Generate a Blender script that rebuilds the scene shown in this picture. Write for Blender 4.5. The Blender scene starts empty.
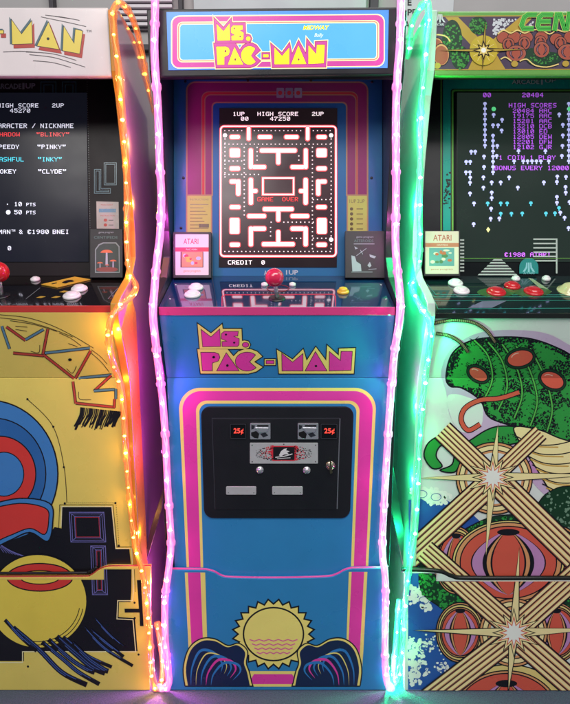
import bpy, bmesh, math, random
from mathutils import Vector, Matrix, geometry
random.seed(7)
SC = bpy.context.scene
COL = SC.collection
PI = math.pi
# ------------------------------------------------------------------ camera
F = 560.0; TH = math.radians(11.0)
D = 1.124; CX = 0.0155; H = 1.005
CAM = Vector((CX, -D, H))
FWD = Vector((0, math.cos(TH), -math.sin(TH))); UPV = Vector((0, math.sin(TH), math.cos(TH))); RT = Vector((1, 0, 0))
def ray(px, py):
    return (FWD + RT*((px-285.0)/F) - UPV*((py-352.0)/F))
class Plane:
    """a real panel plane: passes (0,Y,z), leans back by tilt"""
    def __init__(s, Y, z=0.0, tilt=0.0):
        s.o = Vector((0, Y, z)); s.n = Vector((0, -math.cos(tilt), math.sin(tilt)))
    def at(s, px, py, off=0.0):
        r = ray(px, py); t = (s.o-CAM).dot(s.n)/r.dot(s.n)
        return CAM + r*t + s.n*off
def through(Y0, z0, Y1, z1):       # lower point, upper point
    return Plane(Y0, z0, math.atan2(Y1-Y0, z1-z0))
def zat(v, Y):
    return H-(D+Y)*math.tan(TH+math.atan((v-352.0)/F))
def wp(px, py, Y): return Plane(Y).at(px, py)

# ------------------------------------------------------------------ materials
def lin(h):
    h = h.lstrip('#'); c = [int(h[i:i+2], 16)/255 for i in (0, 2, 4)]
    return tuple((x/12.92 if x <= .04045 else ((x+.055)/1.055)**2.4) for x in c)
MATS = {}
def mat(name, hexc, rough=.4, metal=0, emit=0, var=.06, scale=30, bump=0, coat=0, ecol=None, spec=.5, ior=1.5, bscale=None, rv=.05):
    if name in MATS: return MATS[name]
    m = bpy.data.materials.new(name); m.use_nodes = True; nt = m.node_tree; b = nt.nodes['Principled BSDF']
    c = lin(hexc)
    tc = nt.nodes.new('ShaderNodeTexCoord')
    no = nt.nodes.new('ShaderNodeTexNoise'); no.inputs['Scale'].default_value = scale; no.inputs['Detail'].default_value = 5
    nt.links.new(tc.outputs['Object'], no.inputs['Vector'])
    mx = nt.nodes.new('ShaderNodeMix'); mx.data_type = 'RGBA'
    mx.inputs[6].default_value = (*[x*(1-var) for x in c], 1); mx.inputs[7].default_value = (*[min(1, x*(1+var)) for x in c], 1)
    nt.links.new(no.outputs['Fac'], mx.inputs[0]); nt.links.new(mx.outputs[2], b.inputs['Base Color'])
    b.inputs['Roughness'].default_value = rough; b.inputs['Metallic'].default_value = metal
    b.inputs['Coat Weight'].default_value = coat; b.inputs['Coat Roughness'].default_value = .04
    b.inputs['Specular IOR Level'].default_value = spec; b.inputs['IOR'].default_value = ior
    mr = nt.nodes.new('ShaderNodeMapRange'); mr.inputs['From Min'].default_value = .3; mr.inputs['From Max'].default_value = .7; mr.inputs['To Min'].default_value = max(.02, rough-rv); mr.inputs['To Max'].default_value = rough+rv*1.3
    n2 = nt.nodes.new('ShaderNodeTexNoise'); n2.inputs['Scale'].default_value = 9; n2.inputs['Detail'].default_value = 8
    nt.links.new(tc.outputs['Object'], n2.inputs['Vector'])
    nt.links.new(n2.outputs['Fac'], mr.inputs['Value']); nt.links.new(mr.outputs['Result'], b.inputs['Roughness'])
    if emit:
        b.inputs['Emission Color'].default_value = (*(lin(ecol) if ecol else c), 1); b.inputs['Emission Strength'].default_value = emit
    if bump:
        n3 = nt.nodes.new('ShaderNodeTexNoise'); n3.inputs['Scale'].default_value = bscale or scale*4; n3.inputs['Detail'].default_value = 6
        nt.links.new(tc.outputs['Object'], n3.inputs['Vector'])
        bp = nt.nodes.new('ShaderNodeBump'); bp.inputs['Strength'].default_value = bump; bp.inputs['Distance'].default_value = .002
        nt.links.new(n3.outputs['Fac'], bp.inputs['Height']); nt.links.new(bp.outputs['Normal'], b.inputs['Normal'])
    MATS[name] = m; return m
def vinyl(name, h, rough=.3): return mat('vinyl_'+name, h, rough, coat=.2, bump=.06, bscale=45, var=.09, scale=14, rv=.12)
def ink(name, h, e=1.0): return mat('screen_'+name, h, .2, emit=e, var=0)     # lit pixels of a screen
def lit(name, h, e=.55): return mat('backlit_'+name, h, .25, emit=e, var=.03)  # backlit marquee film
BLACKP = mat('black_laminate', '18171c', .32, var=.15, bump=.05)
DARK = mat('dark_inner_side', '1d2436', .35, var=.15)
CHROME = mat('chrome', 'd4d6da', .16, metal=.75)
STEEL = mat('brushed_steel', 'c2c2c4', .38, metal=.3, var=.1, scale=90)

# ------------------------------------------------------------------ object helpers
def link(name, me, parent=None, smooth=False):
    o = bpy.data.objects.new(name, me); COL.objects.link(o)
    if parent is not None:
        o.parent = parent
        # world placement is kept: things are empties, children are given in world space
        o.matrix_parent_inverse = WORLD[parent.name].inverted()
    WORLD[o.name] = Matrix.Identity(4)
    if smooth:
        for p in me.polygons: p.use_smooth = True
    return o
WORLD = {}
def thing(name, label, cat, loc, group=None):
    o = bpy.data.objects.new(name, None); COL.objects.link(o); o.location = loc
    o.empty_display_size = .05
    o['label'] = label; o['category'] = cat
    if group: o['group'] = group
    WORLD[o.name] = Matrix.Translation(loc)
    return o
def from_bm(name, bm, mats, parent=None, smooth=False, normals=True):
    if normals: bmesh.ops.recalc_face_normals(bm, faces=bm.faces)
    me = bpy.data.meshes.new(name); bm.to_mesh(me); bm.free()
    for m in (mats if isinstance(mats, (list, tuple)) else [mats]): me.materials.append(m)
    return link(name, me, parent, smooth)
def bevel(bm, w, seg=2):
    es = [e for e in bm.edges if len(e.link_faces) == 2 and e.calc_face_angle(0) > .5]
    bmesh.ops.bevel(bm, geom=es, offset=w, segments=seg, affect='EDGES', profile=.6, clamp_overlap=True)
def loop_prism(bm, a, b):
    """solid between two matching 3D loops a, b"""
    va = [bm.verts.new(p) for p in a]; vb = [bm.verts.new(p) for p in b]; n = len(a)
    fs = [bm.faces.new(va), bm.faces.new(vb[::-1])]
    for i in range(n): fs.append(bm.faces.new((va[i], vb[i], vb[(i+1) % n], va[(i+1) % n])))
    return fs
def panel(name, pl, pts, mats, parent, front=0.0, thick=.012, bev=.001):
    bm = bmesh.new()
    loop_prism(bm, [pl.at(x, y, front) for x, y in pts], [pl.at(x, y, front)-pl.n*thick for x, y in pts])
    bmesh.ops.recalc_face_normals(bm, faces=bm.faces)
    if bev: bevel(bm, bev)
    return from_bm(name, bm, mats, parent)
def box(name, x0, x1, y0, y1, z0, z1, m, parent=None, bev=.0015):
    bm = bmesh.new()
    loop_prism(bm, [Vector((x, y0, z)) for x, z in ((x0, z0), (x1, z0), (x1, z1), (x0, z1))], [Vector((x, y1, z)) for x, z in ((x0, z0), (x1, z0), (x1, z1), (x0, z1))])
    bmesh.ops.recalc_face_normals(bm, faces=bm.faces)
    if bev: bevel(bm, bev)
    return from_bm(name, bm, m, parent)
def lathe(name, base, axis, prof, m, parent, seg=32):
    """prof: (radius, height) along axis from base"""
    axis = axis.normalized(); u = axis.cross(Vector((0, 1, 0)))
    if u.length < .1: u = axis.cross(Vector((1, 0, 0)))
    u.normalize(); w = axis.cross(u); bm = bmesh.new(); rings = []
    for r, h in prof:
        rings.append([bm.verts.new(base+axis*h+(u*math.cos(2*PI*k/seg)+w*math.sin(2*PI*k/seg))*max(r, 1e-5)) for k in range(seg)])
    for i in range(len(rings)-1):
        for k in range(seg): bm.faces.new((rings[i][k], rings[i][(k+1) % seg], rings[i+1][(k+1) % seg], rings[i+1][k]))
    bm.faces.new(rings[0]); bm.faces.new(rings[-1][::-1])
    return from_bm(name, bm, m, parent, smooth=True)

def catmull(pts, n=6, closed=False):
    out = []; N = len(pts); rng = range(N) if closed else range(N-1)
    for i in rng:
        if closed: p = [pts[(i+k) % N] for k in (-1, 0, 1, 2)]
        else: p = [pts[max(i-1, 0)], pts[i], pts[i+1], pts[min(i+2, N-1)]]
        for j in range(n):
            t = j/n
            out.append(tuple(.5*(2*p[1][d]+(p[2][d]-p[0][d])*t+(2*p[0][d]-5*p[1][d]+4*p[2][d]-p[3][d])*t*t+(3*p[1][d]-p[0][d]-3*p[2][d]+p[3][d])*t**3) for d in range(len(pts[0]))))
    if not closed: out.append(tuple(pts[-1]))
    return out
def rr(x0, y0, x1, y1, r, n=6):
    r = min(r, (x1-x0)/2-.01, (y1-y0)/2-.01); o = []
    for cx, cy, a in ((x1-r, y0+r, -90), (x1-r, y1-r, 0), (x0+r, y1-r, 90), (x0+r, y0+r, 180)):
        for k in range(n+1):
            t = math.radians(a+90*k/n); o.append((cx+r*math.cos(t), cy+r*math.sin(t)))
    return o
def el(cx, cy, rx, ry=None, n=36, rot=0, a0=0, a1=360):
    ry = ry or rx; c, s = math.cos(math.radians(rot)), math.sin(math.radians(rot)); o = []
    full = a1-a0 == 360
    for k in range(n if full else n+1):
        t = math.radians(a0+(a1-a0)*k/n); x, y = rx*math.cos(t), ry*math.sin(t)
        o.append((cx+x*c-y*s, cy+x*s+y*c))
    return o
def inside(p, poly):
    x, y = p; c = False; j = len(poly)-1
    for i in range(len(poly)):
        xi, yi = poly[i]; xj, yj = poly[j]
        if (yi > y) != (yj > y) and x < (xj-xi)*(y-yi)/(yj-yi)+xi: c = not c
        j = i
    return c

class Art:
    """flat printed artwork lying on one panel"""
    DZ = 1.0e-5
    def __init__(s, pl, base=.0004, tf=None):
        s.pl = pl; s.k = 0; s.base = base; s.V = []; s.Fc = []; s.M = []; s.mats = []; s.tf = tf or (lambda x, y: (x, y)); s.clip = None
    def mi(s, m):
        if m not in s.mats: s.mats.append(m)
        return s.mats.index(m)
    def raw(s, pts, faces, m, z=None):
        if z is None: s.k += 1; z = s.base+s.k*s.DZ
        b = len(s.V)
        for x, y in pts:
            x, y = s.tf(x, y)
            if s.clip: x = min(max(x, s.clip[0]), s.clip[2]); y = min(max(y, s.clip[1]), s.clip[3])
            s.V.append(s.pl.at(x, y, z))
        i = s.mi(m)
        for f in faces: s.Fc.append([b+q for q in f]); s.M.append(i)
    def poly(s, pts, m, holes=(), z=None):
        loops = [[Vector((x, y, 0)) for x, y in pts]]+[[Vector((x, y, 0)) for x, y in h] for h in holes]
        tris = geometry.tessellate_polygon(loops); allp = [p for l in [pts]+list(holes) for p in l]
        s.raw(allp, tris, m, z)
    def stroke(s, pts, w, m, closed=False, taper=False):
        n = len(pts); L = []; R = []
        for i in range(n):
            a = pts[i-1] if (i or closed) else pts[i]; c = pts[(i+1) % n] if (i < n-1 or closed) else pts[i]; b = pts[i]
            d1 = (b[0]-a[0], b[1]-a[1]); d2 = (c[0]-b[0], c[1]-b[1])
            l1 = math.hypot(*d1) or 0; l2 = math.hypot(*d2) or 0
            if l1 < 1e-6: d1 = d2; l1 = l2
            if l2 < 1e-6: d2 = d1; l2 = l1
            if l1 < 1e-6: d1 = d2 = (1, 0); l1 = l2 = 1
            n1 = (-d1[1]/l1, d1[0]/l1); n2 = (-d2[1]/l2, d2[0]/l2)
            mx, my = n1[0]+n2[0], n1[1]+n2[1]; ml = math.hypot(mx, my)
            if ml < 1e-3: mx, my = n1; ml = 1
            mx /= ml; my /= ml; k = 1/max(.35, mx*n1[0]+my*n1[1]); ww = w/2*k
            if taper: ww *= max(.05, math.sin(PI*(i+.3)/(n-.4)))
            L.append((b[0]+mx*ww, b[1]+my*ww)); R.append((b[0]-mx*ww, b[1]-my*ww))
        fs = [(i, (i+1) % n, n+(i+1) % n, n+i) for i in range(n if closed else n-1)]
        s.raw(L+R, fs, m)
    def shape(s, pts, fill, lw=0, line=None):
        s.poly(pts, fill)
        if line: s.stroke(pts, lw, line, closed=True)
    def line(s, x0, y0, x1, y1, w, m): s.stroke([(x0, y0), (x1, y1)], w, m)
    def rect(s, x0, y0, x1, y1, m): s.raw([(x0, y0), (x1, y0), (x1, y1), (x0, y1)], [(0, 1, 2, 3)], m)
    def batch(s, polys, m):
        z0 = s.base+(s.k+1)*s.DZ; s.k += 6
        for i, p in enumerate(polys): s.raw(p, [tuple(range(len(p)))], m, z=z0+(i % 30)*s.DZ*.2)
    def stipple(s, region, n, rmin, rmax, m, cond=None, stretch=1.0):
        xs = [p[0] for p in region]; ys = [p[1] for p in region]; out = []; tries = 0
        while len(out) < n and tries < n*30:
            tries += 1
            x, y = random.uniform(min(xs), max(xs)), random.uniform(min(ys), max(ys))
            if not inside((x, y), region): continue
            if cond and not cond(x, y): continue
            r = random.uniform(rmin, rmax); a = random.uniform(0, 6); k = random.randint(5, 7)
            out.append([(x+r*stretch*random.uniform(.6, 1.2)*math.cos(a+2*PI*j/k), y+r*random.uniform(.6, 1.2)*math.sin(a+2*PI*j/k)) for j in range(k)])
        s.batch(out, m)
    def text(s, txt, x0, y0, x1, y1, m, bold=0.0, shear=0.0, rot=0):
        cu = bpy.data.curves.new('t', 'FONT'); cu.body = txt; cu.offset = bold; cu.shear = shear; cu.resolution_u = 3
        o = bpy.data.objects.new('t', cu); COL.objects.link(o)
        dg = bpy.context.evaluated_depsgraph_get(); me = bpy.data.meshes.new_from_object(o.evaluated_get(dg))
        vs = [(v.co.x, v.co.y) for v in me.vertices]; fs = [tuple(p.vertices) for p in me.polygons]
        bpy.data.objects.remove(o); bpy.data.curves.remove(cu); bpy.data.meshes.remove(me)
        if not vs: return
        a0 = min(v[0] for v in vs); a1 = max(v[0] for v in vs); b0 = min(v[1] for v in vs); b1 = max(v[1] for v in vs)
        pts = [(x0+(x-a0)/(a1-a0)*(x1-x0), y1-(y-b0)/(b1-b0)*(y1-y0)) for x, y in vs]
        if rot:
            cx, cy = (x0+x1)/2, (y0+y1)/2; c, q = math.cos(math.radians(rot)), math.sin(math.radians(rot))
            pts = [(cx+(x-cx)*c-(y-cy)*q, cy+(x-cx)*q+(y-cy)*c) for x, y in pts]
        s.raw(pts, fs, m)
    def pix(s, txt, x0, y0, cw, ch, m):
        """8-dot arcade lettering"""
        out = []
        for i, c in enumerate(txt):
            g = FONT.get(c)
            if not g: continue
            for r, row in enumerate(g):
                k = 0
                while k < 6:
                    if k < len(row) and row[k] == '#':
                        e = k
                        while e < len(row) and row[e] == '#': e += 1
                        ax = x0+i*cw+k*cw/6.4; bx = x0+i*cw+(e+.12)*cw/6.4; ay = y0+r*ch/7; by = y0+(r+1.02)*ch/7
                        out.append([(ax, ay), (bx, ay), (bx, by), (ax, by)]); k = e
                    else: k += 1
        s.batch(out, m)
    def build(s, name, parent):
        me = bpy.data.meshes.new(name); me.from_pydata([tuple(v) for v in s.V], [], s.Fc)
        for m in s.mats: me.materials.append(m)
        for p, i in zip(me.polygons, s.M): p.material_index = i
        bm = bmesh.new(); bm.from_mesh(me)
        for f in bm.faces:
            if f.normal.dot(s.pl.n) < 0: f.normal_flip()
        bm.to_mesh(me); bm.free()
        return link(name, me, parent)
def clip_poly(pts, rc):
    x0, y0, x1, y1 = rc
    for ax, lim, sg in ((0, x0, 1), (0, x1, -1), (1, y0, 1), (1, y1, -1)):
        out = []; n = len(pts)
        for i in range(n):
            p, q = pts[i], pts[(i+1) % n]; a = (p[ax]-lim)*sg; b = (q[ax]-lim)*sg
            if a >= 0: out.append(p)
            if (a >= 0) != (b >= 0): t = a/(a-b); out.append((p[0]+(q[0]-p[0])*t, p[1]+(q[1]-p[1])*t))
        pts = out
        if len(pts) < 3: return []
    return pts
def clip_seg(p, q, rc):
    t0, t1 = 0.0, 1.0; dx, dy = q[0]-p[0], q[1]-p[1]
    for d, a in ((-dx, p[0]-rc[0]), (dx, rc[2]-p[0]), (-dy, p[1]-rc[1]), (dy, rc[3]-p[1])):
        if abs(d) < 1e-12:
            if a < 0: return None
        else:
            t = a/d
            if d < 0: t0 = max(t0, t)
            else: t1 = min(t1, t)
    if t0 >= t1: return None
    return (p[0]+dx*t0, p[1]+dy*t0), (p[0]+dx*t1, p[1]+dy*t1)
class Windows:
    """one print that runs over several boards; each window is (art, rectangle)"""
    def __init__(s, wins): s.wins = wins
    def poly(s, pts, m, holes=(), z=None):
        for A, rc in s.wins:
            q = clip_poly(list(pts), rc)
            if len(q) > 2 and max(p[0] for p in q)-min(p[0] for p in q) > .05 and max(p[1] for p in q)-min(p[1] for p in q) > .05: A.poly(q, m)
    def stroke(s, pts, w, m, closed=False, taper=False):
        seq = list(pts)+([pts[0]] if closed else [])
        for A, rc in s.wins:
            if closed and all(rc[0] < p[0] < rc[2] and rc[1] < p[1] < rc[3] for p in pts): A.stroke(pts, w, m, True); continue
            run = []
            for i in range(len(seq)-1):
                c = clip_seg(seq[i], seq[i+1], rc)
                if c is None:
                    if len(run) > 1: A.stroke(run, w, m)
                    run = []; continue
                if not run or math.hypot(run[-1][0]-c[0][0], run[-1][1]-c[0][1]) > 1e-6:
                    if len(run) > 1: A.stroke(run, w, m)
                    run = [c[0]]
                run.append(c[1])
            if len(run) > 1: A.stroke(run, w, m)
    def shape(s, pts, fill, lw=0, line=None):
        s.poly(pts, fill)
        if line: s.stroke(pts, lw, line, closed=True)
    def line(s, x0, y0, x1, y1, w, m): s.stroke([(x0, y0), (x1, y1)], w, m)
    def stipple(s, region, n, rmin, rmax, m, cond=None, stretch=1.0):
        ar = lambda r: abs(sum(r[i-1][0]*r[i][1]-r[i][0]*r[i-1][1] for i in range(len(r))))
        for A, rc in s.wins:
            reg = clip_poly(list(region), (rc[0]+.9, rc[1]+.9, rc[2]-.9, rc[3]-.9))
            if len(reg) > 2: A.stipple(reg, int(n*ar(reg)/max(ar(region), 1)), rmin, rmax, m, cond, stretch)
FONT = {}
def _font():
    d = '''A .###. #...# #...# ##### #...# #...# #...#
B ####. #...# #...# ####. #...# #...# ####.
C .#### #.... #.... #.... #.... #.... .####
D ####. #...# #...# #...# #...# #...# ####.
E ##### #.... #.... ####. #.... #.... #####
F ##### #.... #.... ####. #.... #.... #....
G .#### #.... #.... #..## #...# #...# .####
H #...# #...# #...# ##### #...# #...# #...#
I .###. ..#.. ..#.. ..#.. ..#.. ..#.. .###.
J ....# ....# ....# ....# ....# #...# .###.
K #...# #..#. #.#.. ##... #.#.. #..#. #...#
L #.... #.... #.... #.... #.... #.... #####
M #...# ##.## #.#.# #.#.# #...# #...# #...#
N #...# ##..# ##..# #.#.# #..## #..## #...#
O .###. #...# #...# #...# #...# #...# .###.
P ####. #...# #...# ####. #.... #.... #....
Q .###. #...# #...# #...# #.#.# #..#. .##.#
R ####. #...# #...# ####. #.#.. #..#. #...#
S .#### #.... #.... .###. ....# ....# ####.
T ##### ..#.. ..#.. ..#.. ..#.. ..#.. ..#..
U #...# #...# #...# #...# #...# #...# .###.
V #...# #...# #...# #...# #...# .#.#. ..#..
W #...# #...# #...# #.#.# #.#.# ##.## #...#
X #...# #...# .#.#. ..#.. .#.#. #...# #...#
Y #...# #...# .#.#. ..#.. ..#.. ..#.. ..#..
Z ##### ....# ...#. ..#.. .#... #.... #####
0 .###. #..## #..## #.#.# ##..# ##..# .###.
1 ..#.. .##.. ..#.. ..#.. ..#.. ..#.. .###.
2 .###. #...# ....# ..##. .#... #.... #####
3 ##### ...#. ..#.. .###. ....# #...# .###.
4 ...#. ..##. .#.#. #..#. ##### ...#. ...#.
5 ##### #.... ####. ....# ....# #...# .###.
6 ..##. .#... #.... ####. #...# #...# .###.
7 ##### #...# ...#. ..#.. .#... .#... .#...
8 .###. #...# #...# .###. #...# #...# .###.
9 .###. #...# #...# .#### ....# ...#. .##..
/ ....# ...#. ...#. ..#.. .#... .#... #....
" ##.## ##.## .#.#. ..... ..... ..... .....
& .##.. #..#. .##.. .##.# #..#. #..#. .##.#
- ..... ..... ..... ##### ..... ..... .....
@ .###. #.#.# ##... ##... ##... #.#.# .###.'''
    for l in d.split('\n'):
        p = l.split(' '); FONT[p[0]] = p[1:]
_font()

# ------------------------------------------------------------------ the shared cabinet geometry
zl = lambda v, Y: zat(v, Y)
Y_M = .039                                    # marquee
P_M = Plane(Y_M)
ZT = zat(9, Y_M); ZMB = zat(77, Y_M)
BB = (.115, zat(276, .115)); BT = (.195, zat(78, .195))
BX = (BT[0]+(BT[0]-BB[0])*.02/(BT[1]-BB[1]), BT[1]+.02)
P_B = through(*BB, *BT)                        # bezel / screen
DF = (-.044, zat(307, -.044))
P_D = through(*DF, *BB)                        # control deck
SL_T = (-.044, zat(315, -.044)); SL_B = (0.0, zat(378, 0.0))
P_S = through(*SL_B, *SL_T)                    # sloping apron under the deck
onS = lambda dz: (SL_T[0]+(SL_T[0]-SL_B[0])/(SL_T[1]-SL_B[1])*dz, SL_T[1]+dz)
P_L = Plane(0.0)                               # lower front
P_R = Plane(-.014)                             # riser front
WI = .2295; TK = .0155
# side profile, front edge from the top to the floor
PROF = [(.50, ZT-.10), (.32, ZT-.045), (.16, ZT-.004), (.06, ZT+.004), (Y_M-.006, ZT-.004), (Y_M-.004, ZMB+.01), (.052, ZMB-.03), (.075, 1.18), (.092, 1.03), (.088, .975),
        (.05, .935), (-.03, .905), (-.056, .892), (-.060, .868), (-.052, .845), (-.02, .765), (-.008, .735), (-.006, .70), (-.006, zat(566, -.006)), (-.0008, zat(567, -.0008)), (-.0008, .001), (.50, .001)]
def side_panel(x0, x1, m_out, m_in, parent, outside, m_edge):
    """outside = +1 if the outer face looks to +x"""
    bm = bmesh.new()
    loop_prism(bm, [Vector((x0, y, z)) for y, z in PROF], [Vector((x1, y, z)) for y, z in PROF])
    bmesh.ops.recalc_face_normals(bm, faces=bm.faces)
    bevel(bm, .0015, 2)
    o = from_bm('side_panel', bm, [m_in, m_out, m_edge], parent)
    for p in o.data.polygons:
        p.material_index = 1 if p.normal.x*outside > .7 else (0 if p.normal.x*outside < -.7 else 2)
    return o
def shell(root, cx, edge, m_out, m_in, top, frame_mat):
    for sgn in (-1, 1):
        x0 = cx+sgn*WI; x1 = cx+sgn*(WI+TK)
        side_panel(min(x0, x1), max(x0, x1), m_out, m_in, root, sgn, edge)
    box('back_panel', cx-WI, cx+WI, .49, .499, .01, ZT-.11, BLACKP, root)
    # top board, following the side profile
    bm = bmesh.new()
    pts = [(Y_M+.01, ZT-.004), (.16, ZT-.012), (.32, ZT-.053), (.49, ZT-.106)]
    low = [(y, z-.012) for y, z in pts]
    lp = pts+low[::-1]
    loop_prism(bm, [Vector((cx-WI+.0005, y, z)) for y, z in lp], [Vector((cx+WI-.0005, y, z)) for y, z in lp])
    from_bm('top_board', bm, top, root)
    # ceiling of the screen bay (speaker board)
    b0 = zat(77.5, Y_M)
    bm = bmesh.new(); lp = [(Y_M+.014, b0), (BT[0]+.02, BT[1]+.004), (BT[0]+.02, BT[1]+.014), (Y_M+.014, b0+.012)]
    loop_prism(bm, [Vector((cx-WI+.0005, y, z)) for y, z in lp], [Vector((cx+WI-.0005, y, z)) for y, z in lp])
    from_bm('speaker_board', bm, BLACKP, root)
def slab(name, cx, a, b, thick, m, parent, hw=None, nrm=None):
    """board between profile points a (low/front) and b (high/back), full inner width"""
    hw = hw or WI-.0005
    pl = through(*a, *b); n = pl.n
    A = Vector((0, *a)); B = Vector((0, *b))
    bm = bmesh.new()
    f = [Vector((cx+s*hw, p.y, p.z)) for s, p in ((-1, A), (1, A), (1, B), (-1, B))]
    loop_prism(bm, f, [p-n*thick for p in f])
    bmesh.ops.recalc_face_normals(bm, faces=bm.faces); bevel(bm, .0008, 1)
    return from_bm(name, bm, m, parent)
def button(px, py, r, cm, parent, rise=.007, name='push_button'):
    c = P_D.at(px, py, -.0005)
    o = lathe(name, c, P_D.n, [(r*1.0, 0), (r*1.02, .003), (r*.92, .0055), (r*.74, .006), (r*.72, rise*.8), (r*.68, rise+.002), (r*.45, rise+.0034), (0, rise+.0036)], cm, parent)
    return o
def joystick(px, py, top, ballr, bm_, parent, sh=CHROME):
    c = P_D.at(px, py, 0)
    ax = Vector((0, -.08, 1)).normalized()
    j = lathe('joystick', c, P_D.n, [(.017, 0), (.017, .0015), (.010, .003), (.0, .0032)], BLACKP, parent)
    r0 = wp(top[0], top[1], c.y-.004)
    ax = (r0-c); L = ax.length
    lathe('joystick_shaft', c, ax, [(.0042, 0), (.0042, L)], sh, j)
    prof = [(ballr*math.sin(PI*k/16), L-ballr*math.cos(PI*k/16)) for k in range(17)]
    lathe('ball_top', c, ax, prof, bm_, j)
    return j
def tube(name, pts, r, m, parent, seg=10, rings=()):
    P = [Vector(p) for p in pts]; bm = bmesh.new(); prev = None; rg = []
    for i, p in enumerate(P):
        t = (P[min(i+1, len(P)-1)]-P[max(i-1, 0)]).normalized()
        u = t.cross(Vector((0, 1, 0))) if prev is None else prev-t*prev.dot(t)
        if u.length < .05: u = t.cross(Vector((1, 0, 0)))
        u.normalize(); prev = u; w = t.cross(u)
        rr_ = r*(1+(rings[i] if rings else 0))
        rg.append([bm.verts.new(p+(u*math.cos(2*PI*k/seg)+w*math.sin(2*PI*k/seg))*rr_) for k in range(seg)])
    for i in range(len(rg)-1):
        for k in range(seg): bm.faces.new((rg[i][k], rg[i][(k+1) % seg], rg[i+1][(k+1) % seg], rg[i+1][k]))
    bm.faces.new(rg[0]); bm.faces.new(rg[-1][::-1])
    return from_bm(name, bm, m, parent, smooth=True)
def trim(name, pl, pts, w, m, parent, front=.0, r=None):
    """T-moulding strip lying along a px polyline of a panel"""
    q = [pl.at(x, y, front) for x, y in pts]
    return tube(name, q, w/2, m, parent, seg=8)

# wordmark shapes (px of the apron sign)
def z3(l): return [(190+x/6.333, 318+y/6.333) for x, y in l]
def z4(l): return [(270+x/6.333, 318+y/6.333) for x, y in l]
LOGO = dict(
 back=[z3([(48, 35), (133, 97), (203, 38), (207, 68), (326, 68), (329, 145), (345, 142), (370, 148), (382, 168), (372, 188), (350, 195), (62, 195)]),
       z3([(47, 197), (238, 197), (276, 242), (305, 212), (345, 197), (385, 197), (425, 212), (457, 243), (405, 277), (460, 310), (420, 338), (370, 351), (68, 351)]),
       z3([(473, 260), (541, 260), (541, 297), (473, 297)]),
       z4([(44, 200), (143, 262), (210, 196), (232, 270), (290, 182), (356, 270), (362, 172), (436, 238), (437, 193), (540, 190), (530, 351), (57, 351)])],
 front=[z3([(72, 75), (133, 121), (187, 72), (192, 178), (82, 180)]),
        z3([(218, 85), (304, 85), (301, 112), (272, 114), (310, 132), (309, 168), (299, 178), (205, 178), (204, 150), (238, 147), (200, 130), (200, 100)]),
        z3(el(352, 169, 19, 14)),
        z3([(70, 218), (155, 218), (180, 228), (188, 248), (178, 270), (140, 283), (140, 332), (80, 332)]),
        z3([(230, 222), (308, 332), (172, 332)]),
        z3([(375, 277)]+[(362+73*math.cos(math.radians(a)), 275+58*math.sin(math.radians(a))) for a in range(42, 322, 8)]),
        z3([(484, 270), (530, 270), (530, 287), (484, 287)]),
        z4([(76, 226), (143, 281), (207, 228), (207, 332), (78, 332)]),
        z4([(288, 215), (358, 332), (225, 332)]),
        z4([(378, 215), (447, 272), (452, 212), (520, 212), (512, 328), (377, 332)])],
 dots=[z3(el(150, 247, 9, 8)), z3(el(237, 300, 8, 8)), z4(el(291, 303, 8, 7)), z3(el(228, 104, 7, 6)), z3(el(280, 155, 7, 6))])
def wordmark(a, backm, frontm, linem, lw=.9, lw2=.7):
    for p in LOGO['back']: a.stroke(p, lw*2, linem, closed=True)
    for p in LOGO['back']: a.poly(p, backm)
    for p in LOGO['front']: a.stroke(p, lw2*1.6, linem if lw2 > .6 else frontm, closed=True); a.poly(p, frontm)
    for p in LOGO['dots']: a.poly(p, linem)

GAMECARD = 'game cartridges propped against the screen bezels'
CABS = 'home arcade cabinets standing side by side'
# ================================================================== CENTRE CABINET
V_BLUE = vinyl('blue', '2f83bd'); V_PINK = vinyl('pink', 'e23fa6'); V_YEL = vinyl('yellow', 'f2e07c'); V_BLK = vinyl('black', '14121a')
V_MAG = vinyl('magenta', 'd8328c')
cab = thing('arcade_cabinet', 'blue arcade cabinet with pink arch and black coin door in the middle of the three', 'arcade cabinet', (0, .2, 0), CABS)
shell(cab, 0, BLACKP, vinyl('side_blue', '2f6fae'), DARK, BLACKP, BLACKP)
# marquee
mf = panel('marquee_frame', P_M, [(158.5, 9), (397, 6.8), (396, 74.5), (160, 77.5)], BLACKP, cab, front=.001, thick=.02, bev=.003)
bm = bmesh.new()
sg = panel('marquee_sign', P_M, [(166.7, 12.4), (388.6, 10.4), (387.3, 68.2), (168.6, 70.4)], lit('blue', '4f8de6', .42), mf, front=.0022, thick=.003, bev=0)
L_PK = lit('pink', 'c8489c', .36); L_CR = lit('cream', 'ffe9a8', .55); L_LB = lit('sky', '52a8ee', .5); L_YE = lit('yellow', 'ffee2a', .7); L_MR = lit('maroon', 'a02858', .3)
sh = lambda x, y: (x+.3, y+(388-x)*.0085)
a = Art(P_M, .0026, sh)
for q, m in ((rr(171, 14.3, 384.3, 67.2, 8), L_CR), (rr(172.2, 15.4, 383.2, 66.2, 7.2), L_PK), (rr(177.2, 20.6, 378.6, 61, 5), L_CR),
             (rr(178.2, 21.6, 377.6, 60.1, 4.4), L_MR), (rr(178.9, 22.2, 376.9, 59.5, 4), L_CR), (rr(180, 23.3, 375.8, 58.5, 3.2), L_LB)): a.poly(q, m)
a.tf = lambda x, y: sh(213.4+(x-197.1)*.715, 16.8+(y-323.5)*1.0)
for p in LOGO['back']: a.stroke(p, 3.4, L_CR, closed=True)
for p in LOGO['back']: a.poly(p, L_PK); a.stroke(p, 1.4, L_MR, closed=True)
for p in LOGO['back']: a.poly(p, L_PK)
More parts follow.
